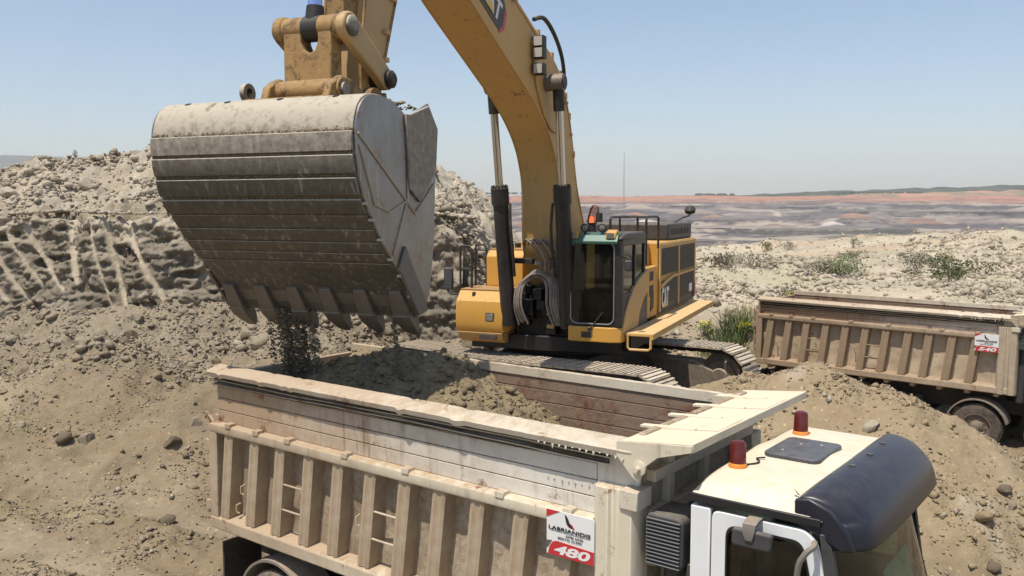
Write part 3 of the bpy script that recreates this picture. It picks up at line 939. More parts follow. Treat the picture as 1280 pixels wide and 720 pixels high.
    for s in (-1, 1):
        g = MB().plate_xz([(L-.16, ZT-.10), (L-.02, ZT-.25), (L+.06, ZT-.30), (L+.10, ZT-.16), (L+.22, ZT-.06), (L+.515, zc1-.045), (L+.515, zc1+.01), (L-.16, zc0+.012)], s*1.275-.008, s*1.275+.008)
        g.build("guard_side", cream, box, .004)
        MB().lathe([(.06, 0), (.06, .022), (.022, .028), (.018, .07), (.001, .07)], (L+.06, s*1.28, ZT-.17), (0, s, 0), 16).build("pivot_washer", cream, box)
    # ---- number sign on the near side
    sx0, sx1, sz0, sz1 = L-.85, L-.36, ZM-.40, ZM+.0
    ysn = -1.292
    sg = MB().box(sx0, sx1, ysn, ysn+.012, sz0, sz1).build("number_sign", M['sign_white'], t, .002)
    def flat(nm, poly, mat, off=.003):
        MB().plate_xz([(sx0+(sx1-sx0)*u, sz0+(sz1-sz0)*v) for u, v in poly], ysn-off, ysn-.0005).build(nm, mat, sg)
    flat("red_corner", [(0.0, 1.0), (.29, 1.0), (0.0, .82)], M['sign_red'])
    flat("grey_corner", [(0.0, .30), (.12, .32), (.04, .16), (0, .12)], M['sign_grey'])
    flat("red_band", [(.03, .0), (1.0, 0), (1.0, .29), (.22, .33), (.13, .29), (.07, .18)], M['sign_red'])
    flat("logo_feather", [(.39, .96), (.43, .93), (.47, .86), (.49, .80), (.55, .72), (.575, .68), (.48, .70), (.43, .76), (.41, .84)], M['sign_black'])
    flat("logo_feather", [(.50, .79), (.55, .76), (.59, .70), (.60, .66), (.555, .69), (.52, .74)], M['sign_red'])
    W_, H_ = sx1-sx0, sz1-sz0
    def put_text(key, nm, mat, u, v, w, h):
        lettering(key, nm, mat, sg, (sx0+W_*u, ysn-.0036, sz0+H_*v), (W_*w, 0, 0), (0, 0, H_*h), (0, -1, 0), .002)
    put_text("LABRIANIDIS", "company_name", M['sign_black'], .05, .57, .88, .085)
    put_text("KPM 6446", "plate_number", M['sign_grey'], .42, .465, .36, .055)
    put_text("MIKTO 33.000", "weight_text", M['sign_grey'], .25, .385, .50, .055)
    put_text(number, "fleet_number", M['sign_white'], .17, .045, .76, .21)
    flat("hairline", [(.10, .545), (.92, .545), (.92, .55), (.10, .55)], M['sign_grey'])
    # ---- chassis
    WX = 5.35
    ch = MB()
    for s in (-1, 1): ch.box(-.2, L+1.6, s*.45-.05, s*.45+.05, .80, 1.10)
    for x in (0, 1.2, 2.6, 3.6, 4.8, 5.8): ch.box(x-.08, x+.08, -.4, .4, .82, 1.05)
    ch.box(.2, L-.3, -.50, .50, 1.10, Z0-.10)
    ch.build("chassis_frame", M['chassis'], t)
    for xw in (1.15, 2.52, WX, 6.85):
        MB().cyl((xw, -.85, .53), (xw, .85, .53), .09, None, 12).build("axle", M['chassis'], t)
        for s in (-1, 1):
            if xw < 4: wheel(t, xw, s*.98, .53, s, w=.52)
            else: wheel(t, xw, s*1.03, .53, s, w=.33)
    for xw, rr in ((WX, .66), (1.15, .68), (2.52, .68)):
        for s in (-1, 1):
            a0, a1 = (15, 165)
            o_ = arc(xw, .53, rr, a0, a1, 18); i_ = arc(xw, .53, rr-.03, a0, a1, 18)[::-1]
            MB().plate_xz(o_+i_, s*.80, s*1.24).build("mudguard", M['guard_dark'], t)
    for s in (-1, 1):
        MB().plate_xz(rounded_rect(3.25, 4.10, .45, 1.02, .12), s*.62, s*1.2).build("fuel_tank", M['chassis'], t, .01)
    MB().box(-.15, -.05, -1.15, 1.15, .5, .68).build("underrun_bar", M['chassis'], t, .01)
    for s in (-1, 1): MB().box(.0, .03, s*.85-.28, s*.85+.28, .25, 1.15).build("mud_flap", M['rubber'], t)
    # air intake behind the cab
    ai = MB().plate_xz(rounded_rect(6.02, 6.36, 2.40, 2.84, .06), -1.20, -.80).build("air_intake", M['plastic'], t, .02)
    for k in range(13):
        z = 2.43 + k*.031
        bx("louvre", M['louvre'], ai, 6.04, 6.34, -1.222, -1.200, z-.0035, z+.0035, .002)
    MB().cyl((6.2, -.98, 2.42), (6.15, -.98, 1.2), .10, None, 14).build("intake_pipe", M['plastic'], t)
    hs = MB()
    for k in range(4):
        hs.tube(spline([(L+.03, -.5+.25*k, 1.5+.1*k), (6.15, -.75+.2*k, 1.9), (6.28, -.95+.2*k, 1.6), (6.40, -.85+.15*k, 1.85)], 6), .02, 6)
    hs.tube([(6.40, -1.1, 1.3), (6.36, -1.12, 2.30), (6.38, -1.10, 2.45)], .022, 8)
    hs.build("cab_hoses", M['rubber'], t)
    make_cab(t)
    return t

def number_seed(n): return int(n) % 97

def round_poly(poly, r, n=4):
    out = []; m = len(poly)
    for i in range(m):
        p0 = Vector(poly[i-1]); p = Vector(poly[i]); p1 = Vector(poly[(i+1) % m])
        a = p + (p0-p).normalized()*min(r, (p0-p).length*.45); b = p + (p1-p).normalized()*min(r, (p1-p).length*.45)
        for k in range(n+1):
            t = k/n; out.append(tuple(a*(1-t)**2 + p*2*t*(1-t) + b*t*t))
    return out

def make_cab(t):
    X0, XF = 6.42, 7.86
    W = 1.19
    floor = MB().box(X0+.02, XF-.10, -W+.04, W-.04, 1.05, 1.16)
    cab = floor.build("cab", M['plastic'], t)
    bx("rear_wall", M['white'], cab, X0, X0+.05, -W+.02, W-.02, 1.15, 2.99, .01)
    def fx(z): return ipl(z, [1.0, 2.0, 2.96, 3.1], [XF, XF-.07, 7.47, 7.42]).item() if True else 0
    for s in (-1, 1):
        def Y(a, b): return (min(s*a, s*b), max(s*a, s*b))
        y0, y1 = Y(W-.05, W)
        bx("rear_corner_panel", M['white'], cab, X0-.002, 6.585, y0, y1, 1.15, 2.985, .012)
        # door with window opening
        outer = [(6.60, 1.25), (7.56, 1.25), (7.56, 2.0), (7.50, 2.55), (7.41, 2.90), (7.33, 2.975), (6.63, 2.975), (6.60, 2.94)]
        inner = [(6.72, 2.02), (7.40, 2.02), (7.43, 2.08), (7.40, 2.50), (7.33, 2.82), (7.28, 2.885), (6.77, 2.885), (6.72, 2.83)]
        outer = round_poly(outer, .05); inner = round_poly(inner, .055)
        d = MB().ring_xz(outer, inner, *Y(W-.045, W+.004)).build("door", M['white'], cab, .008)
        ins = [(x + (7.06-x)*.035, z + (2.45-z)*.035) for x, z in inner]
        MB().ring_xz([(x + (7.06-x)*-.006, z + (2.45-z)*-.006) for x, z in inner], ins, *Y(W-.05, W+.008)).build("window_seal", M['black'], cab)
        MB().plate_xz(ins, *Y(W-.035, W-.028)).build("side_window", M['glass'], cab)
        # dark post behind windscreen
        MB().loft([[(7.57, s*(W-.06), 1.9), (7.66, s*(W-.10), 1.9), (7.66, s*(W-.03), 1.9), (7.57, s*W, 1.9)],
                   [(7.43, s*(W-.06), 2.97), (7.50, s*(W-.10), 2.97), (7.50, s*(W-.03), 2.97), (7.43, s*W, 2.97)]]).build("pillar", M['plastic'], cab, .008)
        # black drip strip
        bx("drip_strip", M['black'], cab, X0-.006, 7.44, *Y(W-.03, W+.012), 3.02, 3.08, .006)
    bx("drip_strip", M['black'], cab, X0-.008, X0+.03, -W, W, 3.02, 3.08, .006)
    # lower front and bumper
    MB().plate_xz([(7.58, 1.0), (XF, 1.0), (XF, 1.55), (7.80, 1.93), (7.58, 1.93)], -W+.01, W-.01).build("front_panel", M['white'], cab, .03, 3)
    MB().plate_xz(rounded_rect(7.45, XF+.06, .55, .99, .08), -W-.02, W+.02).build("bumper", M['plastic'], cab, .03, 3)
    # roof: domed shell
    nx, ny = 22, 30; vs = []
    for j in range(ny+1):
        v = -1 + 2*j/ny
        for i in range(nx+1):
            u = -1 + 2*i/nx
            e = (abs(u)**11 + abs(v)**15)
            k = max(0.0, 1-min(1, e))**.40
            vs.append((6.93+u*.515, v*W, 3.065 + .115*k + .04*(1-v*v)*k + .012*math.cos(v*9.4)*k*max(0, 1-abs(v)*1.1)))
    fs = [(j*(nx+1)+i, j*(nx+1)+i+1, (j+1)*(nx+1)+i+1, (j+1)*(nx+1)+i) for j in range(ny) for i in range(nx)]
    MB().add(vs, fs).build("roof", M['roof'], cab, angle=60)
    for y in (-.82, .82): MB().box(6.50, 7.30, y-.004, y+.004, 3.17, 3.196).build("roof_seam", M['dash'], cab)
    # roof hatch
    hatch = MB().plate_xy(rounded_rect(6.64, 7.12, -.30, .36, .07, 5), 3.205, 3.248).build("roof_hatch", M['hatch'], cab, .012, 3)
    for x, y in ((6.76, -.14), (6.82, .14), (6.98, .2)):
        MB().cyl((x, y, 3.246), (x, y, 3.253), .012, None, 8).build("hatch_clip", M['lens'], hatch)
    # beacons
    for (x, y) in ((6.60, -.71), (6.64, .64)):
        b = MB().lathe([(.072, 0), (.076, .02), (.070, .045), (.066, .05)], (x, y, 3.195), (0, 0, 1), 20).build("beacon", M['beacon_orange'], cab)
        MB().lathe([(.068, .045), (.066, .06), (.062, .205), (.052, .222), (.03, .230), (.001, .231)], (x, y, 3.195), (0, 0, 1), 20).build("beacon_lens", M['beacon_red'], b)
    MB().tube(spline([(6.64, -.64, 3.215), (6.70, -.56, 3.22), (6.69, -.48, 3.222), (6.65, -.44, 3.224), (6.70, -.38, 3.226)], 5), .007, 5).build("beacon_cable", M['black'], cab)
    # windscreen
    def screen(off, z0, z1, nz, ny_, ymax):
        vs = []
        for j in range(nz+1):
            z = z0 + (z1-z0)*j/nz
            for i in range(ny_+1):
                v = -1 + 2*i/ny_
                vs.append((ipl(z, [1.9, 2.98], [7.84, 7.56]).item() + off - .17*abs(v)**3.2, v*ymax, z))
        return vs, [(j*(ny_+1)+i, j*(ny_+1)+i+1, (j+1)*(ny_+1)+i+1, (j+1)*(ny_+1)+i) for j in range(nz) for i in range(ny_)]
    m = MB(); m.add(*screen(0, 1.95, 2.99, 8, 24, 1.10)); m.build("windscreen", M['glass_clear'], cab, angle=80)
    vs, fs = screen(.006, 1.95, 2.99, 8, 24, 1.11)
    n = 25
    edge = [vs[i] for i in range(n)] + [vs[j*n+24] for j in range(1, 9)] + [vs[8*n+i] for i in range(23, -1, -1)] + [vs[j*n] for j in range(7, 0, -1)]
    MB().tube(edge, .022, 6, closed=True).build("windscreen_seal", M['plastic'], cab)
    # sun visor: wide curved shell wrapping round the ends
    prof = [(7.28, 3.30), (7.36, 3.345), (7.47, 3.345), (7.60, 3.30), (7.71, 3.20), (7.77, 3.09), (7.80, 2.97)]
    prof = [(p[0], p[2]-.075) for p in spline([(a, 0, b) for a, b in prof], 4)]
    ny_ = 40; vs = []
    for i in range(ny_+1):
        v = -1 + 2*i/ny_
        e = (1-abs(v)**16*.45)
        dz = -.03*abs(v)**6
        y = 1.16*math.copysign(abs(v)**.9, v)
        for (x, z) in prof:
            vs.append((7.28+(x-7.28)*e - .05*(v*v), y, z - .035*v*v + dz + (.03 if x > 7.74 else 0)*abs(v)**4))
    n = len(prof)
    fs = [(i*n+k, i*n+k+1, (i+1)*n+k+1, (i+1)*n+k) for i in range(ny_) for k in range(n-1)]
    vz = MB().add(vs, fs).build("sun_visor", M['visor'], cab, angle=70)
    so = vz.modifiers.new("thickness", 'SOLIDIFY'); so.thickness = .02
    for s in (-1, 1):
        MB().plate_xz([(7.235, 3.19), (7.34, 3.21), (7.50, 3.15), (7.62, 3.02), (7.68, 2.88), (7.58, 2.86), (7.40, 2.95), (7.235, 3.01)], s*1.13, s*1.175).build("visor_end", M['visor'], vz, .018, 3)
    for (x, y, z) in ((7.40, -.35, 3.265), (7.42, .05, 3.27), (7.40, .5, 3.265), (7.74, .25, 2.99), (7.73, -.35, 3.02), (7.72, .85, 2.97)):
        MB().box(x-.02, x+.03, y-.012, y+.012, z-.012, z+.018).build("visor_bolt", M['plastic'], vz, .004)
    MB().box(7.60, 7.66, -.62, -.54, 3.165, 3.175).move(Matrix.Translation((7.63, 0, 3.2)) @ Matrix.Rotation(R(38), 4, 'Y') @ Matrix.Translation((-7.63, 0, -3.2))).build("visor_badge", M['lens'], vz)
    MB().add([(7.22, -1.06, 3.19), (7.25, -1.08, 3.19), (7.20, -1.10, 3.25), (7.19, -1.07, 3.24)], [(0, 1, 2, 3)]).build("torn_scrap", M['black'], cab)
    # mirrors
    kb = MB().plate_xz(rounded_rect(6.82, 7.13, 2.79, 2.93, .03), -1.33, -1.27).build("kerb_mirror", M['plastic'], cab, .02, 3)
    MB().loft([[(6.96+a*w, y, z) for a in (-1, -.6, .6, 1)] + [(6.96+a*w, y+.025, z-.02) for a in (1, .6, -.6, -1)] for (y, z, w) in ((-1.18, 3.0, .05), (-1.26, 3.0, .052), (-1.33, 2.98, .05), (-1.35, 2.92, .045), (-1.345, 2.86, .025))]).build("mirror_bracket", M['mirror_arm'], kb)
    ma = MB().tube(spline([(7.40, -1.19, 2.90), (7.42, -1.27, 2.90), (7.37, -1.32, 2.84), (7.33, -1.34, 2.70), (7.33, -1.34, 2.2)], 5), .022, 8).build("mirror_arm", M['mirror_arm'], cab)
    MB().plate_xz(rounded_rect(7.20, 7.36, 2.05, 2.66, .05), -1.44, -1.35).build("wing_mirror", M['plastic'], ma, .03, 3)
    # interior
    for s in (-1, 1):
        bx("seat", M['seat'], cab, 6.60, 7.08, s*.65-.26, s*.65+.26, 1.55, 1.72, .05, 3)
        bx("seat_back", M['seat'], cab, 6.52, 6.68, s*.65-.25, s*.65+.25, 1.70, 2.45, .06, 3)
    bx("dashboard", M['dash'], cab, 7.30, 7.66, -1.08, 1.08, 1.60, 1.98, .05, 3)
    MB().add([(7.45, .1, 1.99), (7.62, .1, 2.02), (7.62, .85, 2.02), (7.45, .85, 1.99), (7.55, .1, 2.30), (7.55, .85, 2.30)], [(0, 1, 2, 3), (1, 4, 5, 2)]).build("folded_card", M['cardboard'], cab)
    sw = MB().tube([(7.22+.07*math.sin(a), -.62+.22*math.cos(a), 1.98+.20*math.sin(a)) for a in np.linspace(0, 2*math.pi, 24, endpoint=False)], .017, 8, closed=True)
    sw.build("steering_wheel", M['black'], cab)
    cu = MB()
    for k, x in enumerate(np.linspace(6.70, 6.86, 7)):
        cu.cyl((x, -1.08+.015*(k % 2), 2.05), (x, -1.08+.015*(k % 2), 2.90), .016, None, 6)
    cu.build("curtain", M['dash'], cab)

M['guard'] = weathered("pale_guard_plate", (.66, .60, .47), .5, .25, (.62, .50, .33), .4, rust=.10, bump=.05)
M['guard_dark'] = weathered("grey_mudguard", (.16, .14, .12), .65, .5, (.33, .26, .19), .4)
M['louvre'] = plain("pale_louvre", (.15, .15, .145), .5)
M['hatch'] = weathered("smoked_hatch", (.045, .05, .06), .35, .12, (.3, .27, .24), .12, bump=.02)
M['mirror_arm'] = weathered("grey_mirror_arm", (.13, .12, .115), .5, .2, top=.4, bump=.05)

M['cream_dusty'] = weathered("brown_dusty_paint", (.50, .42, .31), .6, .5, (.29, .205, .13), .4, rust=.15, streak=.55, grad=(.5, 6.5, .75, .1), bump=.12)
M['skin_dusty'] = weathered("brown_dusty_sheet", (.55, .46, .34), .6, .5, (.42, .31, .20), .4, rust=.2, streak=.5, grad=(0.5, 6.0, .5, .12), bump=.4, scale=1.6)
M['board_dusty'] = weathered("brown_dusty_board", (.60, .55, .47), .5, .4, (.34, .225, .14), .4, rust=.3, streak=.9, streak_col=(.16, .075, .04), grad=(1.5, 5.5, .8, -.1))
TRUCK_RZ = -0.656
make_truck("dump_truck", (-2.95, 11.627, 0.0), TRUCK_RZ, "480", "loaded dump truck with white cab and number 480 sign, under the excavator bucket")
make_truck("dump_truck", (6.5 + .652*1.25, 23.2 + .758*1.25, -0.14), -.71, "540", "dusty dump truck with number 540 sign waiting behind the earth mound", pitch=-.008, L=6.1, ext=.44, dusty=True)

M['track_frame'] = weathered("dusty_track_frame", (.10, .08, .06), .6, .5, (.34, .28, .21), .9, bump=.15)
M['idler'] = weathered("worn_idler", (.13, .11, .09), .45, .5, (.30, .24, .17), .6, metal=.3)
M['mesh_lit'] = weathered("grille_slat", (.10, .085, .065), .55, .3, (.25, .19, .12), .5)
M['decal'] = weathered("black_decal", (.035, .033, .030), .45, .35, (.25, .20, .14), .3)
M['panel_tan'] = weathered("dusty_yellow_panel", (.56, .33, .10), .5, .5, (.52, .38, .20), .3, bump=.05)
M['hood'] = weathered("black_hood", (.025, .025, .025), .45, .25, (.2, .16, .12), .4)
M['orange_tank'] = weathered("orange_yellow_tank", (.62, .27, .035), .45, .15, top=.4)
M['catwalk'] = weathered("catwalk_plate", (.60, .35, .10), .55, .35, (.58, .42, .23), .45)
M['bumper_tan'] = weathered("brown_bumper", (.38, .20, .055), .55, .4, (.32, .22, .12), .3)
M['cabframe'] = weathered("black_cab_frame", (.016, .016, .016), .4, .15, (.18, .15, .12), .4, bump=.03)
M['glass_cab'] = glass("cab_glass", (.28, .34, .33))
M['glass_side'] = glass("cab_side_glass", (.30, .34, .29), .06)
M['trim'] = plain("grey_trim", (.30, .31, .30), .35, .4)
M['lens_dark'] = plain("dark_lamp_lens", (.22, .21, .19), .15, .3)
M['amber_glass'] = glass("beacon_glass", (.92, .74, .66), .10)
M['beacon_lit'] = plain("lit_beacon", (.8, .1, .03), .4, 0, .5, ((1.0, .10, .03), 3.0))
M['bottle'] = plain("green_bottle", (.05, .30, .22), .2)
M['logo_yellow'] = plain("logo_yellow", (.75, .48, .02), .5)
M['cylinder'] = weathered("black_cylinder", (.018, .017, .017), .42, .15, (.20, .16, .12), .3)
M['boss'] = weathered("grey_brown_boss", (.16, .14, .12), .45, .4, (.3, .24, .17), .4, metal=.3)
M['hose_pale'] = weathered("pale_hose", (.20, .17, .145), .6, .5, (.42, .35, .29), .4)
M['fitting'] = plain("brass_fitting", (.35, .24, .09), .4, .6)
M['stick'] = weathered("tan_stick", (.50, .33, .15), .55, .4, (.42, .31, .18), .4, rust=.10, rust_col=(.10, .06, .03), bump=.1, streak=.5, streak_col=(.14, .09, .05))
M['weld'] = weathered("weld_bead", (.40, .35, .27), .5, .3, top=.3)
M['grease'] = weathered("black_grease", (.010, .009, .009), .45, .06, (.12, .09, .07), .15, bump=.2)
M['caked'] = earth("caked_soil", 3.0, False, (.36, .29, .20))

# ---------------------------------------------------------------- excavator
EXC_RZ = math.atan2(-math.cos(R(22.5)), -math.sin(R(22.5)))
ex = empty("excavator", (1.185, 18.98, BENCH), EXC_RZ,
           "large yellow tracked excavator swinging a full steel bucket over the truck", "excavator")
YEL, BOOM, BLK = M['yellow'], M['boom'], M['darksteel']
rnd = random.Random(7)

# ---- undercarriage, turned under the upper body
UC = math.atan2(-.593, .805) - EXC_RZ
UM = Matrix.Rotation(UC, 4, 'Z')
HG, TW = 1.85, .78                      # half gauge, shoe width
TR, TL = .56, 2.85                      # radius of the ends, half distance between them
TZ = .68
def track_path(n):
    """points (x, z, angle) evenly along the track loop, shoes outward"""
    per = 4*TL + 2*math.pi*TR; out = []
    for k in range(n):
        d = per*k/n
        if d < 2*TL:
            x = -TL + d; z = TZ+TR - .05*math.sin(math.pi*(x+TL)/(2*TL))**2; a = 0
        elif d < 2*TL + math.pi*TR:
            p = (d-2*TL)/TR; x = TL + TR*math.sin(p); z = TZ + TR*math.cos(p); a = p
        elif d < 4*TL + math.pi*TR:
            x = TL - (d-2*TL-math.pi*TR); z = TZ-TR; a = math.pi
        else:
            p = (d-4*TL-math.pi*TR)/TR; x = -TL - TR*math.sin(p); z = TZ - TR*math.cos(p); a = math.pi+p
        out.append((x, z, a))
    return out
NS = 58
sh = MB()
P = (4*TL+2*math.pi*TR)/NS
sh.box(-P*.49, P*.49, -TW/2, TW/2, .050, .085)
for x in (-P*.36, P*.02, P*.36): sh.box(x-.016, x+.016, -TW/2, TW/2, .084, .108)
shoe_mesh = sh.mesh("track_shoe", M['shoe'])
for s in (-1, 1):
    tf = MB().plate_xz([(-TL+.15, .42), (-TL+.5, .34), (TL-.5, .34), (TL-.15, .42), (TL-.1, .78), (TL-.6, .98), (-TL+.6, .98), (-TL+.1, .80)], s*HG-.24, s*HG+.24)
    tf.move(UM)
    track = tf.build("track", M['track_frame'], ex, .03)
    # chain links
    ch = MB()
    pts = track_path(NS*2)
    for off in (-.14, .14):
        ring = [(x - .0*math.sin(a), s*HG+off, z) for x, z, a in pts]
        ins = []
        for (x, z, a) in pts:
            ins.append((x, z, a))
        outer = [(x + math.sin(a)*.05, z + math.cos(a)*.05) for x, z, a in ins]
        inner = [(x - math.sin(a)*.075*(1 if k % 2 else .75), z - math.cos(a)*.075*(1 if k % 2 else .75)) for k, (x, z, a) in enumerate(ins)]
        ch.ring_xz(outer, inner, s*HG+off-.035, s*HG+off+.035)
    ch.move(UM); ch.build("track_chain", BLK, track)
    for k, (x, z, a) in enumerate(track_path(NS)):
        o = put(bpy.data.objects.new("track_shoe", shoe_mesh), track)
        o.matrix_local = UM @ Matrix.Translation((x, s*HG, z)) @ Matrix.Rotation(a, 4, 'Y') @ Matrix.Rotation(rnd.uniform(-.02, .02), 4, 'Y')
    # idler wheel and sprocket
    for e, nm in ((1, "idler_wheel"), (-1, "sprocket")):
        w = MB().lathe([(.10, -.20), (.34, -.20), (.36, -.14), (.44, -.12), (.47, -.14), (.50, -.10), (.50, .10), (.47, .14), (.44, .12), (.36, .14), (.34, .20), (.10, .20)], (e*TL, s*HG, TZ), (0, 1, 0), 36)
        if e < 0:
            for k in range(22):
                a = 2*math.pi*k/22
                w.cyl((e*TL+.50*math.cos(a), s*HG-.05, TZ+.5*math.sin(a)), (e*TL+.50*math.cos(a), s*HG+.05, TZ+.5*math.sin(a)), .045, None, 6)
        w.move(UM); w.build(nm, M['idler'], track)
        hb_ = MB().lathe([(.17, -.27), (.19, -.24), (.19, .24), (.17, .27)], (e*TL, s*HG, TZ), (0, 1, 0), 20)
        hb_.move(UM); hb_.build("hub", M['track_frame'], track)
    for x in (-1.0, .9):
        c = MB().cyl((x, s*HG-.2, 1.06), (x, s*HG+.2, 1.06), .10, None, 16).box(x-.08, x+.08, s*HG-.06, s*HG+.06, .9, 1.0)
        c.move(UM); c.build("carrier_roller", BLK, track)
    for x in np.linspace(-2.1, 2.1, 8):
        c = MB().cyl((float(x), s*HG-.2, .27), (float(x), s*HG+.2, .27), .13, None, 16)
        c.move(UM); c.build("track_roller", BLK, track)
    g = MB().plate_xz([(-1.6, .98), (1.2, .98), (1.5, 1.02), (1.2, 1.08), (-1.5, 1.08)], s*HG-.30, s*HG+.30)
    g.move(UM); g.build("dirt_cover", M['track_frame'], track, .01)
cb = MB().loft([[(-1.3, -HG+.2, .55), (1.3, -HG+.2, .55), (1.3, -HG+.2, .85), (-1.3, -HG+.2, .85)],
                [(-1.1, -.8, .55), (1.1, -.8, .55), (1.1, -.8, 1.25), (-1.1, -.8, 1.25)],
                [(-1.1, .8, .55), (1.1, .8, .55), (1.1, .8, 1.25), (-1.1, .8, 1.25)],
                [(-1.3, HG-.2, .55), (1.3, HG-.2, .55), (1.3, HG-.2, .85), (-1.3, HG-.2, .85)]])
cb.move(UM); cb.build("carbody", BLK, ex, .03)
MB().lathe([(.95, 1.2), (1.0, 1.25), (1.0, 1.42), (.9, 1.45)], (0, 0, 0), (0, 0, 1), 40).build("slew_ring", BLK, ex)

# ---- upper frame
deck = MB().box(-4.9, 1.55, -1.55, 1.60, 1.42, 1.72)
deck.box(-.3, 1.35, -.62, .62, 1.45, 2.3)
deck.box(-4.6, -.3, -.6, .6, 1.45, 2.3)
deck.build("upper_frame", M['grease'], ex, .02)
MB().plate_xy([(-5.5, -1.62), (-4.4, -1.62), (-4.4, 1.62), (-5.5, 1.62), (-5.85, .9), (-5.9, 0), (-5.85, -.9)], 1.5, 3.15).build("counterweight", YEL, ex, .08, 4)
# engine house
eng = MB().box(-4.85, -1.22, -1.58, 1.70, 1.72, 3.40).build("engine_house", YEL, ex, .02)
def sb(nm, mat, *b, bevel=.006): return bx(nm, mat, eng, *b, bevel=bevel)
yp = 1.70
# left side: dark lower swoosh, frame bars, four grilles
MB().plate_xz([(-1.25, 1.90), (-4.8, 1.90), (-4.8, 2.55), (-3.6, 2.62), (-2.6, 2.55), (-1.9, 2.36), (-1.25, 2.1)], yp, yp+.012).build("black_panel", M['decal'], eng)
for (a0, a1) in ((-2.95, -1.45), (-4.66, -3.09)):
    for (z0, z1) in ((2.06, 2.58), (2.70, 3.26)):
        gr = sb("grille", M['mesh'], a0, a1, yp+.010, yp+.028, z0, z1)
        sl = MB()
        k = 0; z = z0+.03
        while z < z1-.02:
            sl.box(a0+.02, a1-.02, yp+.026, yp+.040, z-.008, z+.008); z += .045
        x = a0+.06
        while x < a1-.03:
            sl.box(x-.006, x+.006, yp+.0265, yp+.036, z0+.02, z1-.02); x += .09
        sl.build("grille_slats", M['mesh_lit'], gr)
for a in (-1.32, -3.02, -4.74): sb("panel_frame", M['panel_tan'], a-.05, a+.05, yp+.012, yp+.05, 1.95, 3.38)
sb("panel_frame", M['panel_tan'], -4.7, -1.3, yp+.012, yp+.045, 3.28, 3.37)
MB().plate_xz([(-1.45, 2.52), (-1.95, 2.60), (-2.5, 2.66), (-4.68, 2.66), (-4.68, 2.60), (-2.5, 2.595), (-1.95, 2.52), (-1.45, 2.42)], yp+.012, yp+.046).build("panel_frame", M['panel_tan'], eng)
lettering("CAT", "maker_name", M['sign_white'], eng, (-1.42, yp+.052, 2.02), (-.62, 0, 0), (0, 0, .42), (0, 1, 0), .004)
MB().plate_xz([(-1.60, 2.02), (-1.86, 2.02), (-1.73, 2.16)], yp+.0555, yp+.060).build("yellow_triangle", M['logo_yellow'], eng)
sb("small_plate", M['sign_white'], -4.42, -4.12, yp+.03, yp+.05, 2.12, 2.32)
sb("red_reflector", M['sign_red'], -4.80, -4.66, yp+.05, yp+.056, 1.98, 2.30)
hood = MB().box(-4.82, -2.45, -1.30, 1.62, 3.40, 3.78).build("hood", M['hood'], eng, .05, 3)
for k in range(6): bx("hood_slot", M['mesh'], hood, -4.55+k*.32, -4.32+k*.32, 1.618, 1.632, 3.52, 3.66)
mr = MB().tube(spline([(-3.7, 1.45, 3.78), (-4.2, 1.5, 3.88), (-4.7, 1.55, 3.93), (-4.85, 1.58, 3.98)], 5), .022, 6).build("camera_arm", BLK, eng)
MB().lathe([(.05, 0), (.13, .03), (.15, .12), (.08, .2), (.001, .21)], (-4.82, 1.58, 3.98), (.3, 0, 1), 16).build("rear_mirror", BLK, mr)
MB().cyl((-3.9, -.6, 3.75), (-3.9, -.6, 4.0), .09, None, 14).build("exhaust_pipe", BLK, eng)
eng.scale = (1.17, 1, 1.07); eng.location = (-1.22*(1-1.17), 0, 1.72*(1-1.07))
# tank block and steps between cab and engine
tb = MB().box(-1.20, -.10, .72, 1.52, 1.72, 3.52).build("tank_block", M['orange_tank'], ex, .03)
MB().box(-1.18, -.12, 1.525, 1.70, 1.92, 3.02).build("step_panel", YEL, ex, .02)
for (z0, z1) in ((2.72, 2.92), (2.38, 2.62)):
    MB().box(-.82, -.50, 1.702, 1.708, z0, z1).build("step_recess", M['mesh'], ex)
MB().plate_xz([(-.55, 2.05), (-.85, 2.12), (-.85, 2.50), (-.62, 2.40)], 1.702, 1.712).build("step_recess", M['mesh'], ex)
# curved yellow skirt under the cab door
sk = [(1.86, 1.90), (1.80, 2.06), (1.62, 2.30), (1.35, 2.52), (1.0, 2.72), (.6, 2.86), (.2, 2.95), (-.10, 3.0), (-.10, 2.55), (.3, 2.40), (.6, 2.15), (.72, 1.90)]
MB().plate_xz(sk, 1.68, 1.772).build("cab_skirt", M['panel_tan'], ex, .015)
MB().plate_xz([(.72, 1.90), (.6, 2.15), (.3, 2.40), (-.10, 2.55), (-.10, 1.90)], 1.68, 1.755).build("skirt_infill", M['decal'], ex)
# catwalk with a loop step
cwk = MB().box(-4.95, 1.72, 1.775, 2.32, 1.84, 1.90).box(-4.95, 1.72, 2.28, 2.32, 1.78, 1.841).build("catwalk", M['catwalk'], ex, .01)
MB().tube([(1.70, 1.82, 1.84), (1.70, 1.82, 1.62), (1.70, 1.86, 1.58), (1.70, 2.22, 1.58), (1.70, 2.27, 1.62), (1.70, 2.27, 1.84)], .025, 8).build("loop_step", M['catwalk'], cwk)
bx("box_shade", BLK, ex, -4.6, 1.2, 1.60, 1.76, 1.45, 1.83)

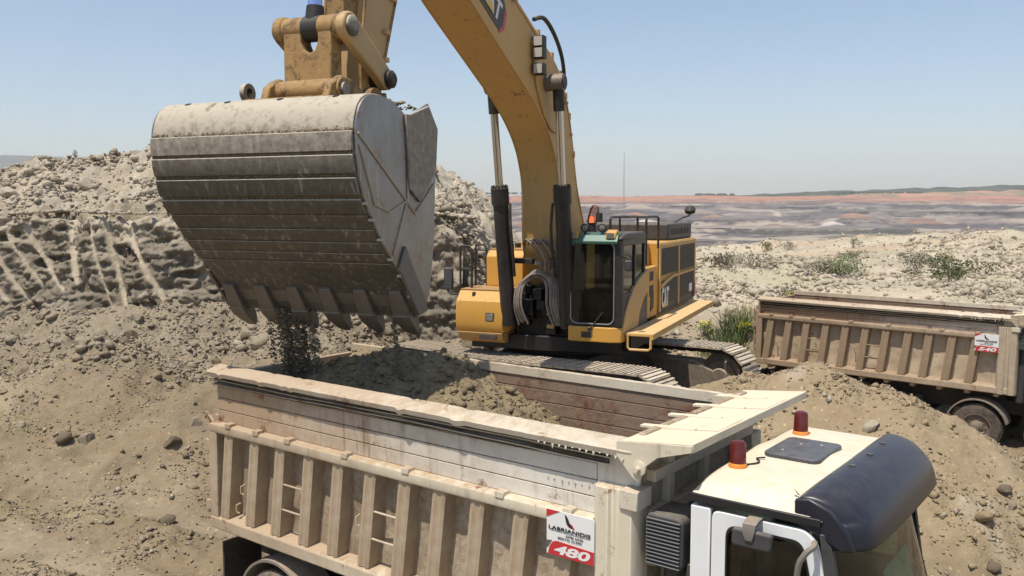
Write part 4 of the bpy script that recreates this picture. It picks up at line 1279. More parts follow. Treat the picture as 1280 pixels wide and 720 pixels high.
# ---- cab
CX0, CX1, CY0, CY1, CZ0, CZ1 = .08, 1.90, .67, 1.745, 1.72, 3.76
cabx = MB().box(CX0, CX1-.06, CY0+.02, CY1-.02, CZ0+.02, CZ0+.30).build("cab", BLK, ex, .02)
def cbx(nm, mat, *b, bevel=.012): return bx(nm, mat, cabx, *b, bevel=bevel)
MB().plate_xy([(CX1-.10, CY0), (CX1+.02, CY0+.02), (CX1+.06, CY0+.2), (CX1+.06, CY1-.2), (CX1-.02, CY1), (CX1-.25, CY1+.02), (CX1-.25, CY0)], CZ0, CZ0+.29).build("front_skirt", YEL, cabx, .02, 3)
bx("vent", M['mesh'], cabx, CX1+.058, CX1+.066, CY0+.30, CY0+.50, CZ0+.08, CZ0+.20)
fz0, fz1 = CZ0+.30, CZ1-.10
# front frame with a rounded opening
no = 5
outer = rounded_rect(CY0, CY1, fz0, fz1, .05, no); inner = rounded_rect(CY0+.085, CY1-.15, fz0+.06, fz1-.04, .13, no)
fr = MB(); n = len(outer)
vs = [(CX1-.08, y, z) for y, z in outer] + [(CX1-.08, y, z) for y, z in inner] + [(CX1+.015, y, z) for y, z in outer] + [(CX1+.025, y, z) for y, z in inner]
fs = []
for i in range(n):
    j = (i+1) % n
    fs += [(i, j, n+j, n+i), (2*n+i, 3*n+i, 3*n+j, 2*n+j), (i, 2*n+i, 2*n+j, j), (n+i, n+j, 3*n+j, 3*n+i)]
fr.add(vs, fs).build("front_frame", M['cabframe'], cabx, .006)
MB().plate_yz([(y, z) for y, z in inner], CX1+.004, CX1+.012).build("windscreen", M['glass_cab'], cabx)
MB().tube([(CX1+.035, y, z) for y, z in rounded_rect(CY0+.075, CY1-.14, fz0+.05, fz1-.03, .13, no)], .012, 6, closed=True).build("windscreen_trim", M['trim'], cabx)
# pillars, rear wall, roof
for x0, x1 in ((CX0, CX0+.10), (CX0+.78, CX0+.86)): cbx("pillar", M['cabframe'], x0, x1, CY1-.07, CY1+.004, fz0, fz1)
cbx("pillar", M['cabframe'], CX1-.14, CX1-.01, CY1-.07, CY1+.006, fz0, fz1)
cbx("side_wall", M['cabframe'], CX0, CX1-.02, CY0, CY0+.05, fz0, CZ0+.9)
for x0 in (CX0, CX0+.8, CX1-.12): cbx("pillar", M['cabframe'], x0, x0+.09, CY0, CY0+.06, CZ0+.9, fz1)
cbx("door_panel", M['cabframe'], CX0+.02, CX1-.03, CY1-.06, CY1-.004, fz0-.05, CZ0+.92)
cbx("side_rail", M['cabframe'], CX0, CX1-.02, CY1-.07, CY1+.008, fz1-.10, fz1+.02)
for x0, x1 in ((CX0+.10, CX0+.78), (CX0+.86, CX1-.14)):
    MB().box(x0-.005, x1+.005, CY1-.035, CY1-.028, CZ0+.9, fz1-.09).build("side_window", M['glass_side'], cabx)
cbx("rear_wall", M['cabframe'], CX0, CX0+.04, CY0+.03, CY1-.04, fz0, fz1)
cbx("side_sill", M['cabframe'], CX0+.03, CX1-.05, CY1-.03, CY1+.012, CZ0+.86, CZ0+.92)
rf = MB().plate_xz([(CX0-.03, fz1), (CX1-.02, fz1), (CX1+.04, fz1+.03), (CX1-.05, CZ1-.005), (CX1-.35, CZ1+.045), (CX0+.1, CZ1+.045), (CX0-.03, CZ1)], CY0-.01, CY1+.012).build("roof", M['cabframe'], cabx, .035, 3)
# green sunshield over the windscreen
gs = MB().plate_xz([(CX1-.25, CZ1+.055), (CX1+.03, CZ1+.01), (CX1+.11, fz1-.01), (CX1+.10, fz1-.06), (CX1+.085, fz1-.06), (CX1+.09, fz1-.01), (CX1+.015, CZ1-.01), (CX1-.25, CZ1+.035)], CY0-.02, CY1-.06)
gs.build("sunshield", M['green'], cabx, .008)
for y in (CY0+.13, CY1-.20):
    lm = MB().plate_xz([(CX1-.30, CZ1+.04), (CX1-.08, CZ1+.11), (CX1+.06, CZ1+.07), (CX1+.10, CZ1-.06), (CX1-.30, CZ1-.02)], y-.10, y+.10).build("roof_lamp", YEL, cabx, .02)
    MB().plate_yz([(y-.075, CZ1-.045), (y+.075, CZ1-.045), (y+.065, CZ1+.05), (y-.065, CZ1+.05)], CX1+.085, CX1+.105).build("lamp_lens", M['lens_dark'], lm)
for y in (CY0+.33, CY0+.68):
    rl = MB().lathe([(.03, -.10), (.075, -.07), (.088, .0), (.085, .02), (.07, .03)], (CX1-.04, y, CZ1+.14), (1, 0, -.1), 18).build("round_lamp", BLK, cabx)
    MB().lathe([(.072, .022), (.05, .034), (.001, .04)], (CX1-.04, y, CZ1+.14), (1, 0, -.1), 18).build("lamp_lens", M['lens_dark'], rl)
    MB().box(CX1-.07, CX1-.02, y-.02, y+.02, CZ1+.0, CZ1+.08).build("lamp_foot", BLK, rl)
# wiper
MB().tube([(CX1+.09, CY0+.48, CZ0+.24), (CX1+.05, CY0+.58, CZ0+.40), (CX1+.035, CY0+.72, CZ0+.58)], .012, 6).build("wiper", BLK, cabx)
MB().cyl((CX1+.05, CY0+.48, CZ0+.25), (CX1+.11, CY0+.48, CZ0+.25), .04, None, 10).build("wiper_motor", BLK, cabx)
# mirror on the door side
mm = MB().tube(spline([(CX1-.08, CY1, 3.35), (CX1, CY1+.10, 3.36), (CX1+.02, CY1+.18, 3.30)], 4), .014, 6).build("mirror_arm", BLK, cabx)
MB().plate_yz(rounded_rect(CY1+.06, CY1+.20, 3.10, 3.30, .03), CX1-.0, CX1+.05).build("mirror_head", M['plastic'], mm, .02)
# hand rails on the roof, beacon
hr = MB()
hr.tube([(CX1-.75, CY1-.45, CZ1), (CX1-.75, CY1-.45, 4.06), (CX1-.80, CY1-.45, 4.10), (-.9, CY1-.45, 4.10), (-1.0, CY1-.45, 4.05), (-1.0, CY1-.45, 3.4)], .026, 8)
hr.tube([(-.05, CY1-.02, 3.1), (-.05, CY1-.02, 4.04), (-.12, CY1-.02, 4.10), (-1.05, CY1-.02, 4.10), (-1.15, CY1-.02, 4.05), (-1.15, CY1-.02, 3.4)], .026, 8)
hr.tube([(-.1, CY1-.45, 4.10), (-.1, CY1-.02, 4.10)], .022, 8)
hr.cyl((.45, CY1-.45, 4.10), (.45, CY1-.45, CZ1), .022, None, 8)
hr.build("hand_rail", BLK, ex)
bc = MB().cyl((.80, .80, CZ1), (.80, .80, 3.98), .10, .085, 14).build("beacon_base", BLK, ex)
MB().lathe([(.10, 0), (.105, .12), (.10, .28), (.07, .36), (.001, .39)], (.80, .80, 3.97), (.05, .25, 1), 18).build("beacon_glass", M['amber_glass'], bc)
MB().lathe([(.035, .02), (.045, .08), (.03, .13), (.001, .15)], (.80, .80, 3.97), (0, 0, 1), 12).build("beacon_light", M['beacon_lit'], bc)
# inside the cab
bx("operator_seat", M['seat'], cabx, .50, 1.0, 1.0, 1.46, 2.30, 2.44, .04, 3)
bx("operator_seat_back", M['seat'], cabx, .40, .54, 1.0, 1.46, 2.42, 3.15, .05, 3)
bx("console", M['dash'], cabx, .6, 1.35, .78, .95, 2.0, 2.62, .03, 3)
MB().lathe([(.05, 0), (.055, .12), (.02, .2), (.018, .24)], (1.62, .86, 2.04), (0, 0, 1), 12).build("water_bottle", M['bottle'], cabx)
for y in (1.12, 1.36): MB().cyl((1.25, y, 2.0), (1.30, y, 2.55), .018, None, 8).build("control_lever", BLK, cabx)

# ---- right hand side of the machine (left in the picture): tool boxes, rails, mirror
tbx = MB().plate_xz([(.45, 1.78), (1.86, 1.78), (1.93, 1.95), (1.88, 2.40), (1.70, 2.60), (.45, 2.62)], -1.74, -.70).build("front_tool_box", YEL, ex, .02, 3)
MB().plate_xz([(.45, 1.56), (1.72, 1.56), (1.86, 1.64), (1.90, 1.775), (.45, 1.775)], -1.70, -.72).build("bumper_box", M['bumper_tan'], ex, .02, 3)
bx("work_lamp", M['lens_dark'], tbx, 1.89, 1.935, -1.05, -.90, 2.02, 2.16)
bx("work_lamp_frame", BLK, tbx, 1.885, 1.925, -1.07, -.88, 2.00, 2.18)
bx("vent", M['mesh'], tbx, 1.87, 1.905, -1.22, -.84, 1.63, 1.74)
bx("latch", BLK, tbx, 1.74, 1.80, -1.42, -1.36, 2.46, 2.58)
utb = MB().plate_xz([(-1.2, 2.63), (.86, 2.63), (.86, 3.26), (.74, 3.38), (-1.2, 3.40)], -1.52, -.68).build("fuel_tank", YEL, ex, .02, 3)
bx("tank_lid", M['bumper_tan'], utb, -.9, .66, -1.50, -.70, 3.382, 3.42)
for a in (.5, .1): MB().cyl((a, -1.1, 3.40), (a, -1.1, 3.52), .07, None, 12).build("filler_cap", BLK, utb)
bx("step_plate", M['bumper_tan'], ex, .90, 1.70, -1.72, -.72, 2.605, 2.635)
rl = MB()
for a in (1.55, .80):
    rl.tube([(a, -1.80, 1.9), (a, -1.80, 3.42), (a, -1.78, 3.50), (a, -1.60, 3.50), (a, -1.54, 3.42), (a, -1.54, 2.62)], .024, 8)
    rl.cyl((a, -1.80, 3.02), (a, -1.54, 3.02), .016, None, 6)
rl.cyl((1.55, -1.8, 3.02), (.80, -1.8, 3.02), .016, None, 6)
rl.build("access_rail", BLK, ex)
fm = MB().tube(spline([(1.60, -1.80, 2.50), (1.62, -1.98, 2.50), (1.62, -2.05, 2.56), (1.62, -2.05, 2.62)], 4), .02, 6).build("mirror_arm", BLK, ex)
MB().plate_yz(rounded_rect(-2.14, -1.94, 2.60, 3.05, .04), 1.58, 1.66).build("mirror_head", M['plastic'], fm, .02)

# ---- boom
bot = [(.75, 2.35), (1.30, 2.95), (1.60, 3.6), (1.64, 4.59), (1.79, 5.1), (2.15, 5.59), (2.88, 6.11), (3.84, 6.56), (4.69, 6.94), (5.68, 7.39), (6.8, 7.95), (7.75, 8.45)]
top = [(-.05, 2.55), (-.15, 3.1), (.02, 3.9), (.52, 4.73), (.93, 5.89), (1.24, 6.44), (1.72, 6.93), (2.47, 7.26), (3.84, 7.79), (5.1, 8.28), (6.5, 8.75), (7.6, 8.98)]
bots = [(p[0], p[2]) for p in spline([(a, 0, z) for a, z in bot], 4)]
tops = [(p[0], p[2]) for p in spline([(a, 0, z) for a, z in top], 4)]
bw = .38
bm_ = MB()
rings = []
for (b, tt) in zip(bots, tops):
    rings.append([(b[0], -bw, b[1]), (b[0], bw, b[1]), (tt[0], bw, tt[1]), (tt[0], -bw, tt[1])])
bm_.loft(rings)
boom = bm_.build("boom", BOOM, ex, .02)
# edge plates proud of the sides, like welded flanges
for s in (-1, 1):
    for crv, d in ((bots, .05), (tops, -.05)):
        e = MB(); rr_ = []
        for k, p in enumerate(crv):
            rr_.append([(p[0], s*(bw-.004), p[1]+(.03 if d > 0 else -.03)-.03), (p[0], s*(bw+.018), p[1]+(.03 if d > 0 else -.03)-.03), (p[0], s*(bw+.018), p[1]+(.03 if d > 0 else -.03)+.03), (p[0], s*(bw-.004), p[1]+(.03 if d > 0 else -.03)+.03)])
        e.loft(rr_).build("flange", BOOM, boom)
    # stiffening plate round the cylinder pin
    MB().plate_xz([(1.45, 6.35), (1.7, 6.85), (2.45, 7.18), (3.15, 7.25), (2.95, 6.5), (2.55, 5.98), (2.2, 5.75), (1.85, 5.7)], s*bw, s*(bw+.045)).build("doubler_plate", BOOM, boom, .015)
    MB().plate_xz([(.25, 3.0), (.55, 4.6), (.95, 5.8), (1.55, 5.9), (1.75, 5.2), (1.5, 4.6), (1.45, 3.6), (1.0, 2.8)], s*bw, s*(bw+.02)).build("doubler_plate", BOOM, boom, .01)
# maker decal
def on_boom(u, v): # along the boom axis from (3.9,7.15) towards (5.1,7.7), and across
    ax = Vector((1.2, 0, .53)).normalized(); up = Vector((-.53, 0, 1.2)).normalized()
    p = Vector((4.40, 0, 7.37)) + ax*u + up*v; return (p.x, p.z)
MB().plate_xz([on_boom(*q) for q in ((-.05, -.16), (.08, -.28), (1.02, -.28), (1.14, -.16), (1.14, .16), (1.02, .28), (.08, .28), (-.05, .16))], bw+.002, bw+.010).build("decal", M['decal'], boom)
MB().plate_xz([on_boom(*q) for q in ((-.09, -.16), (.06, -.31), (.10, -.27), (.0, -.15), (.0, .15), (-.09, .16))], bw+.001, bw+.012).build("red_edge", M['sign_red'], boom)
o0 = on_boom(.98, -.18); o1 = on_boom(.12, -.18); o2 = on_boom(.98, .18)
lettering("CAT", "maker_name", M['sign_white'], boom, (o0[0], bw+.012, o0[1]), (o1[0]-o0[0], 0, o1[1]-o0[1]), (o2[0]-o0[0], 0, o2[1]-o0[1]), (0, 1, 0), .004)
MB().plate_xz([on_boom(*q) for q in ((.38, -.18), (.70, -.18), (.54, -.02))], bw+.0165, bw+.020).build("yellow_triangle", M['logo_yellow'], boom)
# work lamps on the boom side
for k, (a, z) in enumerate(((3.0, 7.22), (3.0, 7.02), (3.0, 6.74))):
    wlp = MB().box(a-.02, a+.16, bw+.045, bw+.24, z-.10, z+.10).build("boom_lamp", BLK, boom, .01)
    MB().box(a+.16, a+.172, bw+.065, bw+.22, z-.08, z+.08).build("lamp_lens", M['lens'], wlp)
# pipes and hoses along the top of the boom
hp = MB()
for k in range(4):
    y = .10 + k*.075
    pth = [(p[0], y, p[1]+.06+.02*math.sin(i*.8+k)) for i, p in enumerate(tops[12:]) ]
    hp.tube(pth, .028, 6)
hp.build("boom_pipes", M['hose'], boom)
for i in range(14, len(tops), 3):
    p = tops[i]; MB().box(p[0]-.05, p[0]+.05, .05, .40, p[1]-.02, p[1]+.11).build("pipe_clamp", BOOM, boom)
MB().tube(spline([(3.05, .40, 7.62), (2.7, .46, 7.70), (2.15, .46, 7.52), (1.70, .45, 7.20), (1.45, .42, 6.85), (1.42, .40, 6.6)], 6), .04, 8).build("boom_hose", M['rubber'], boom)
for (a, z) in ((1.02, 5.75), (.86, 5.35), (1.3, 6.35)):
    MB().box(a-.06, a, bw, bw+.06, z-.03, z+.03).build("bracket", BOOM, boom, .005)

# ---- boom cylinders
for s in (-1, 1):
    p0 = Vector((1.95 if s > 0 else 1.55, s*.62, 1.95)); pg = Vector((1.95 if s > 0 else 1.66, s*.62, 4.62)); p1 = Vector((2.48, s*.66, 6.58))
    p0 = Vector((1.75, s*.62, 1.95)); d = (p1-p0).normalized(); pg = p0 + d*2.75
    cyl_ = MB().tube([p0, p0+d*.2, pg-d*.32, pg-d*.32, pg, pg+d*.01], [.145, .15, .15, .175, .175, .12], 20).build("boom_cylinder", M['cylinder'], ex)
    c2 = MB()
    for k in range(14):
        a = 2*math.pi*k/14; u = d.orthogonal().normalized(); w = d.cross(u); q = pg + (u*math.cos(a)+w*math.sin(a))*.145
        c2.cyl(q-d*.02, q+d*.05, .02, None, 6)
    c2.build("gland_bolts", BLK, cyl_)
    MB().cyl(pg, p1-d*.50, .075, None, 20).build("rod", M['chrome'], cyl_)
    MB().cyl(p1-d*.52, p1, .105, None, 18).build("rod_eye", BLK, cyl_)
    MB().cyl((p1.x, s*.40, p1.z), (p1.x, s*.78, p1.z), .155, None, 24).build("pin_boss", M['boss'], cyl_)
    MB().cyl((p1.x, s*.78, p1.z), (p1.x, s*.80, p1.z), .12, None, 20).build("pin_cap", BLK, cyl_)
    MB().tube(spline([p0+d*2.45+Vector((.0, s*-.20, 0)), p0+d*2.0+Vector((.10, s*-.22, 0)), p0+d*1.5+Vector((.08, s*-.22, 0)), p0+d*1.0+Vector((.02, s*-.2, 0))], 5), .03, 8).build("cylinder_hose", M['rubber'], cyl_)

# ---- hoses and valves at the boom foot
vv = MB()
for k in range(46):
    a = rnd.uniform(1.0, 1.62); y = rnd.uniform(-.52, .58); z = rnd.uniform(1.75, 2.7); s = rnd.uniform(.05, .13)
    vv.box(a-s, a+s, y-s*.8, y+s*.8, z-s, z+s*rnd.uniform(.6, 1.6))
vv.build("valve_block", M['grease'], ex, .01)
for k in range(9):
    a = rnd.uniform(1.5, 1.74); y = rnd.uniform(.1, .56); z = rnd.uniform(1.9, 2.5)
    MB().cyl((a, y, z), (a+.08, y, z), .045, None, 8).build("valve_fitting", M['fitting'], ex)
for k in range(7):
    off = k*.030 + rnd.uniform(-.03, .03)
    loop = spline([(1.78, -.22-off, 2.0+rnd.uniform(-.05, .05)), (1.92, -.30-off*.8, 2.35), (1.90, -.26-off*.6, 2.75), (1.84+rnd.uniform(-.06,.06), -.02+off*.3, 3.02+off*.4+rnd.uniform(-.12,.05)), (1.86, .22+off, 2.80), (1.90, .26+off, 2.35), (1.80, .36+off, 1.98)], 7)
    MB().tube(loop, .019, 7).build("hydraulic_hose", M['hose'] if k % 2 else M['hose_pale'], ex)
for k in range(6):
    y = -.35+.09*k
    MB().tube(spline([(1.62, y, 3.55), (1.80, y+.12, 3.66), (1.88, y+.32, 3.50), (1.86, y+.45, 3.25), (1.80, y+.40, 2.9)], 6), .02, 7).build("hydraulic_hose", M['hose_pale'] if k % 2 else M['hose'], ex)
for k in range(5):
    y = .40+.05*k
    MB().tube(spline([(1.7, y-.2, 3.3), (1.86, y-.05, 2.95), (1.90, y, 2.5), (1.82, y+.05, 2.05)], 6), .026, 7).build("hydraulic_hose", M['hose'], ex)
bx("hose_bracket", M['hose_pale'], ex, 1.70, 1.80, -.05, .66, 3.16, 3.24)
bx("hose_bracket", BLK, ex, 1.62, 1.76, -.66, -.12, 3.18, 3.28)

# ---- stick
sw_ = .28
stk = [(7.28, 8.95), (7.72, 7.0), (8.00, 6.25), (8.16, 5.75), (8.28, 5.52), (8.46, 5.44), (8.60, 5.55), (8.60, 6.0), (8.52, 6.6), (8.42, 7.2), (8.45, 8.4), (8.2, 9.2), (7.6, 9.3)]
stick = MB().plate_xz(stk, -sw_, sw_).build("stick", M['stick'], ex, .025)
for s in (-1, 1):
    for pts in (stk[0:5], stk[6:11]):
        MB().tube([(a, s*(sw_+.005), z) for a, z in pts], .022, 6).build("weld_bead", M['yellow_worn'], stick)
    for (a, z) in ((7.85, 6.95), (8.02, 6.50), (8.05, 6.15)):
        MB().box(a-.05, a+.05, s*sw_, s*(sw_+.06), z-.03, z+.03).build("bracket", M['stick'], stick, .006)
    MB().lathe([(.12, 0), (.12, .22), (.10, .24), (.09, .24)], (8.30, s*sw_, 5.86), (0, s, 0), 18).build("link_pin_boss", BLK, stick)
MB().box(8.42, 8.62, -.19, .19, 6.3, 8.3).build("stick_front_plate", M['yellow_worn'], stick, .02)
MB().cyl((8.43, -.40, 5.58), (8.43, .40, 5.58), .17, None, 24).build("bucket_pin", M['yellow_worn'], stick)
MB().cyl((7.75, -.6, 8.72), (7.75, .6, 8.72), .22, None, 24).build("boom_pin", M['boss'], stick)
# idler links, power link, cylinder rod
LP = (9.13, 6.36)
def bar(p, q, r0, r1):
    p = Vector((p[0], 0, p[1])); q = Vector((q[0], 0, q[1])); d = (q-p).normalized(); nrm = Vector((-d.z, 0, d.x))
    a0 = math.degrees(math.atan2(nrm.z, nrm.x))
    return arc(p.x, p.z, r0, a0, a0+180, 8) + arc(q.x, q.z, r1, a0+180, a0+360, 8)
for s in (-1, 1):
    il = MB().plate_xz(bar(LP, (8.30, 5.86), .165, .13), s*.44-.06, s*.44+.06).build("idler_link", M['yellow_worn'] if s < 0 else M['stick'], ex, .02)
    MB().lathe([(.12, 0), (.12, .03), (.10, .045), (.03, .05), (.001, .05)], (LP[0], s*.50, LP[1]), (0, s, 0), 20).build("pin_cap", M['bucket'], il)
    MB().lathe([(.11, 0), (.11, .05), (.07, .08), (.001, .08)], (8.30, s*.50, 5.86), (0, s, 0), 18).build("pin_cap", BLK, il)
MB().cyl((LP[0], -.40, LP[1]), (LP[0], -.11, LP[1]), .145, None, 24).build("link_boss", M['yellow_worn'], ex)
MB().cyl((LP[0], .11, LP[1]), (LP[0], .38, LP[1]), .145, None, 24).build("link_boss", M['yellow_worn'], ex)
pl_out = [(-.36, 5.60), (.30, 5.60), (.30, 6.34), (.12, 6.34), (.12, 6.20), (.08, 6.10), (0, 6.06), (-.08, 6.10), (-.12, 6.20), (-.12, 6.34), (-.36, 6.34)]
MB().plate_yz(pl_out, 9.03, 9.26).build("power_link", M['yellow_worn'], ex, .02)
rod = MB().cyl((LP[0], 0, LP[1]+.14), (9.02, 0, 9.2), .085, None, 20).build("bucket_cylinder_rod", M['chrome_blue'], ex)
MB().cyl((LP[0], -.11, LP[1]), (LP[0], .11, LP[1]), .15, None, 24).cyl((LP[0], 0, LP[1]+.06), (9.12, 0, LP[1]+.26), .12, .10, 18).build("rod_eye", BLK, rod)

# ---- bucket
HB = 1.30
shell = [(9.30, 5.26), (9.50, 5.36), (9.72, 5.43), (9.95, 5.45), (10.15, 5.42), (10.30, 5.31), (10.38, 5.12), (10.39, 4.90), (10.37, 4.71), (10.31, 4.49), (10.23, 4.31), (10.10, 4.14), (9.94, 3.93), (9.73, 3.71), (9.53, 3.52), (9.30, 3.27), (9.17, 3.05)]
sp = [(p[0], p[2]) for p in spline([(a, 0, z) for a, z in shell], 4)]
def offset(path, d):
    out = []
    for i, p in enumerate(path):
        a = path[max(i-1, 0)]; b = path[min(i+1, len(path)-1)]
        t = Vector((b[0]-a[0], b[1]-a[1])).normalized(); out.append((p[0]-t.y*d, p[1]+t.x*d))
    return out
inn = offset(sp, -.07)
bk = MB().plate_xz(sp + inn[::-1], -HB, HB)
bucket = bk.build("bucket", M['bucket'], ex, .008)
# side plates
side = [(p[0], p[1]) for p in offset(sp, -.012)] + [(8.97, 3.06), (8.84, 3.28), (8.72, 3.89), (8.67, 4.7), (8.62, 5.21), (8.84, 5.47), (9.10, 5.36)]
for s in (-1, 1):
    sd = MB().plate_xz(side, s*(HB+.0), s*(HB+.035)).build("side_plate", M['bucket_side'], bucket, .01)
    inner_poly = [(9.42, 5.30), (9.32, 5.30), (8.87, 5.44), (8.65, 5.19), (8.70, 4.72), (9.10, 4.33), (9.36, 4.48), (9.37, 4.85)]
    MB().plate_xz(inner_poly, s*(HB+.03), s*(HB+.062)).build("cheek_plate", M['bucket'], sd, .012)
    # weld ridges across the cheek
    for pts in ([(10.36, 5.02), (9.36, 4.33), (9.19, 4.20), (8.73, 4.55)], [(9.38, 4.33), (9.68, 3.76)], [(9.40, 5.28), (9.34, 4.80), (9.36, 4.34)], [(10.33, 4.9), (10.05, 4.30), (9.75, 4.22), (9.40, 4.34)]):
        MB().tube([(a, s*(HB+.04), z) for a, z in pts], .013, 6).build("weld_ridge", M['weld'], sd)
    MB().plate_xz([(9.60, 3.60), (9.16, 3.04), (8.95, 3.08), (9.02, 3.25), (9.30, 3.62), (9.45, 3.85)], s*(HB+.034), s*(HB+.07)).build("side_cutter", M['tooth'], sd, .01)
    for k in range(6):
        p = sp[40+k*4]
        MB().box(p[0]-.03, p[0]+.02, s*(HB+.0), s*(HB+.05), p[1]-.012, p[1]+.018).build("weld_tab", M['weld'], sd)
# wear strips across the back
arcl = [0]
for i in range(1, len(sp)): arcl.append(arcl[-1] + math.dist(sp[i], sp[i-1]))
def along(s0, s1, n=5):
    idx = [np.interp(x, arcl, range(len(sp))) for x in np.linspace(s0, s1, n)]
    return [(np.interp(i, range(len(sp)), [p[0] for p in sp]).item(), np.interp(i, range(len(sp)), [p[1] for p in sp]).item()) for i in idx]
starts = [(1.62-.30+.05, .20), (1.60, .19), (1.83, .19), (2.06, .17), (2.27, .16), (2.46, .15), (2.64, .14), (2.81, .13), (2.97, .12)]
for k, (s0, w) in enumerate(starts):
    c = along(s0, s0+w); th = .034 if k < 4 else .014
    oc = offset(c, th)
    wob = MB().plate_xz(c + oc[::-1], -HB-.004, HB+.004)
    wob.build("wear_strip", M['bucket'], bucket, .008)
# lifting eyes, brackets, vent holes
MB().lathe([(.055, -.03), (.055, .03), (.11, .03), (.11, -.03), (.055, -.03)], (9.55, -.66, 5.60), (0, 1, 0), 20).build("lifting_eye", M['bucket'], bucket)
for y in (-.42, .42):
    MB().plate_xz([(8.95, 5.35), (9.60, 5.42), (9.52, 5.66), (9.30, 5.78), (9.10, 5.76), (8.75, 5.62), (8.30, 5.70), (8.25, 5.45), (8.6, 5.32)], y-.05, y+.05).build("bucket_ear", M['yellow_worn'], bucket, .02)
MB().cyl((9.30, -.50, 5.62), (9.30, .50, 5.62), .13, None, 20).build("link_pin", M['yellow_worn'], bucket)
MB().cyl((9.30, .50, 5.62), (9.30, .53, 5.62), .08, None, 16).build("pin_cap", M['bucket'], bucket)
MB().plate_xz([(8.7, 5.36), (9.95, 5.43), (9.75, 5.50), (9.2, 5.52), (8.75, 5.48)], -.55, .55).build("top_plate", M['yellow_worn'], bucket, .02)
for y in (-1.0, -.45, .25, .95):
    q0 = sp[16]; tq = Vector((sp[17][0]-sp[15][0], sp[17][1]-sp[15][1])).normalized(); MB().cyl((q0[0]+tq.y*.02, y, q0[1]-tq.x*.02), (q0[0]-tq.y*.004, y, q0[1]+tq.x*.004), .038, None, 14).build("vent_hole", M['black'], bucket)
# teeth
ld = Vector((9.17-9.53, 0, 3.05-3.52)).normalized(); ln = Vector((-ld.z, 0, ld.x))
lip = Vector((9.21, 0, 3.14))
def tooth_mesh():
    m = MB()
    def ring(d, hw, th, c=0): return [tuple(lip + ld*d + ln*(c+th) + Vector((0, y, 0))) for y in (-hw, hw)] + [tuple(lip + ld*d + ln*(c-th) + Vector((0, y, 0))) for y in (hw, -hw)]
    m.loft([ring(-.26, .075, .035), ring(-.05, .10, .07), ring(.08, .108, .082)])
    m.loft([ring(.06, .118, .10), ring(.18, .112, .09), ring(.31, .095, .06, -.01), ring(.42, .07, .03, -.02), ring(.455, .045, .012, -.02)])
    return m.mesh("tooth", M['tooth'])
tm = tooth_mesh()
for k in range(6):
    y = -1.17 + k*2.34/5
    o = put(bpy.data.objects.new("tooth", tm), bucket); o.location = (0, y, 0)
    b = o.modifiers.new("bevel", 'BEVEL'); b.width = .02; b.segments = 2
MB().plate_xz([(9.36, 3.36), (9.14, 3.02), (9.05, 3.04), (9.30, 3.40)], -HB-.02, HB+.02).build("cutting_lip", M['tooth'], bucket, .01)

# ---------------------------------------------------------------- soil in the truck bed
TX = Matrix.Translation((-2.95, 11.627, 0)) @ Matrix.Rotation(TRUCK_RZ, 4, 'Z')
def to_world(x, y, z): return TX @ Vector((x, y, z))
lx = np.linspace(.04, 5.85, 210); ly = np.linspace(-1.07, 1.07, 84)
LX, LY = np.meshgrid(lx, ly)
def load_z(x, y):
    zc = np.interp(x, [0, .7, 1.6, 2.4, 3.3, 4.0, 4.7, 5.9], [3.1, 3.36, 3.48, 3.42, 3.24, 2.90, 2.45, 1.95])
    z = zc - .30*(np.abs(y+.0)/1.07)**2.2*(.4 + .6*smooth(0, 2.2, x)) + .20*y*(1-smooth(2.2, 3.6, x)) - .10*smooth(.2, -1.07, y)
    z = z + .17*fbm(x*.9, y*.9, 3, 500) + .10*clods(x*2.4, y*2.4, 4, 510) + .07*blocks(x*5.5, y*5.5, 520, .6) + .05*clods(x*7, y*7, 2, 521) - .10
    return z
LZ = load_z(LX, LY)
w = np.array([to_world(a, b, c) for a, b, c in zip(LX.ravel(), LY.ravel(), LZ.ravel())])
ld_o = grid_mesh("soil_load", w[:, 0].reshape(LX.shape), w[:, 1].reshape(LX.shape), w[:, 2].reshape(LX.shape), M['load'])
tag(ld_o, "heap of brown clumpy soil filling the box of truck 480", "soil load")

# ---------------------------------------------------------------- stones
ICO_V, ICO_F = None, None
def ico(sub):
    bm = bmesh.new(); bmesh.ops.create_icosphere(bm, subdivisions=sub, radius=1.0)
    v = np.array([p.co[:] for p in bm.verts]); f = np.array([[q.index for q in t.verts] for t in bm.faces]); bm.free()
    return v, f
ICO1 = ico(1); ICO2 = ico(2); ICO3 = ico(3)
NPR = np.random.default_rng(11)

def rock_variants(base, n, amount, seed):
    v, f = base; out = []; g = np.random.default_rng(seed)
    for k in range(n):
        p = v.copy()
        for c in range(7):         # chop with random planes for angular faces
            d = g.normal(size=3); d /= np.linalg.norm(d); h = g.uniform(.45, .85)
            s = p@d; over = s > h
            p[over] -= np.outer(s[over]-h, d)
        p += amount*g.normal(size=p.shape)
        p *= np.array([1, g.uniform(.65, 1), g.uniform(.5, .85)])
        out.append(p)
    return out

VAR = rock_variants(ICO1, 10, .07, 3)
OCT = (np.array([(1, 0, 0), (-1, 0, 0), (0, 1, 0), (0, -1, 0), (0, 0, 1), (0, 0, -1)], float), np.array([(0, 2, 4), (2, 1, 4), (1, 3, 4), (3, 0, 4), (2, 0, 5), (1, 2, 5), (3, 1, 5), (0, 3, 5)]))
VAR0 = [OCT[0]*np.array([1, s1, s2])+dd for s1, s2, dd in [(NPR.uniform(.6, 1), NPR.uniform(.5, .85), .22*NPR.normal(size=(6, 3))) for _ in range(14)]]

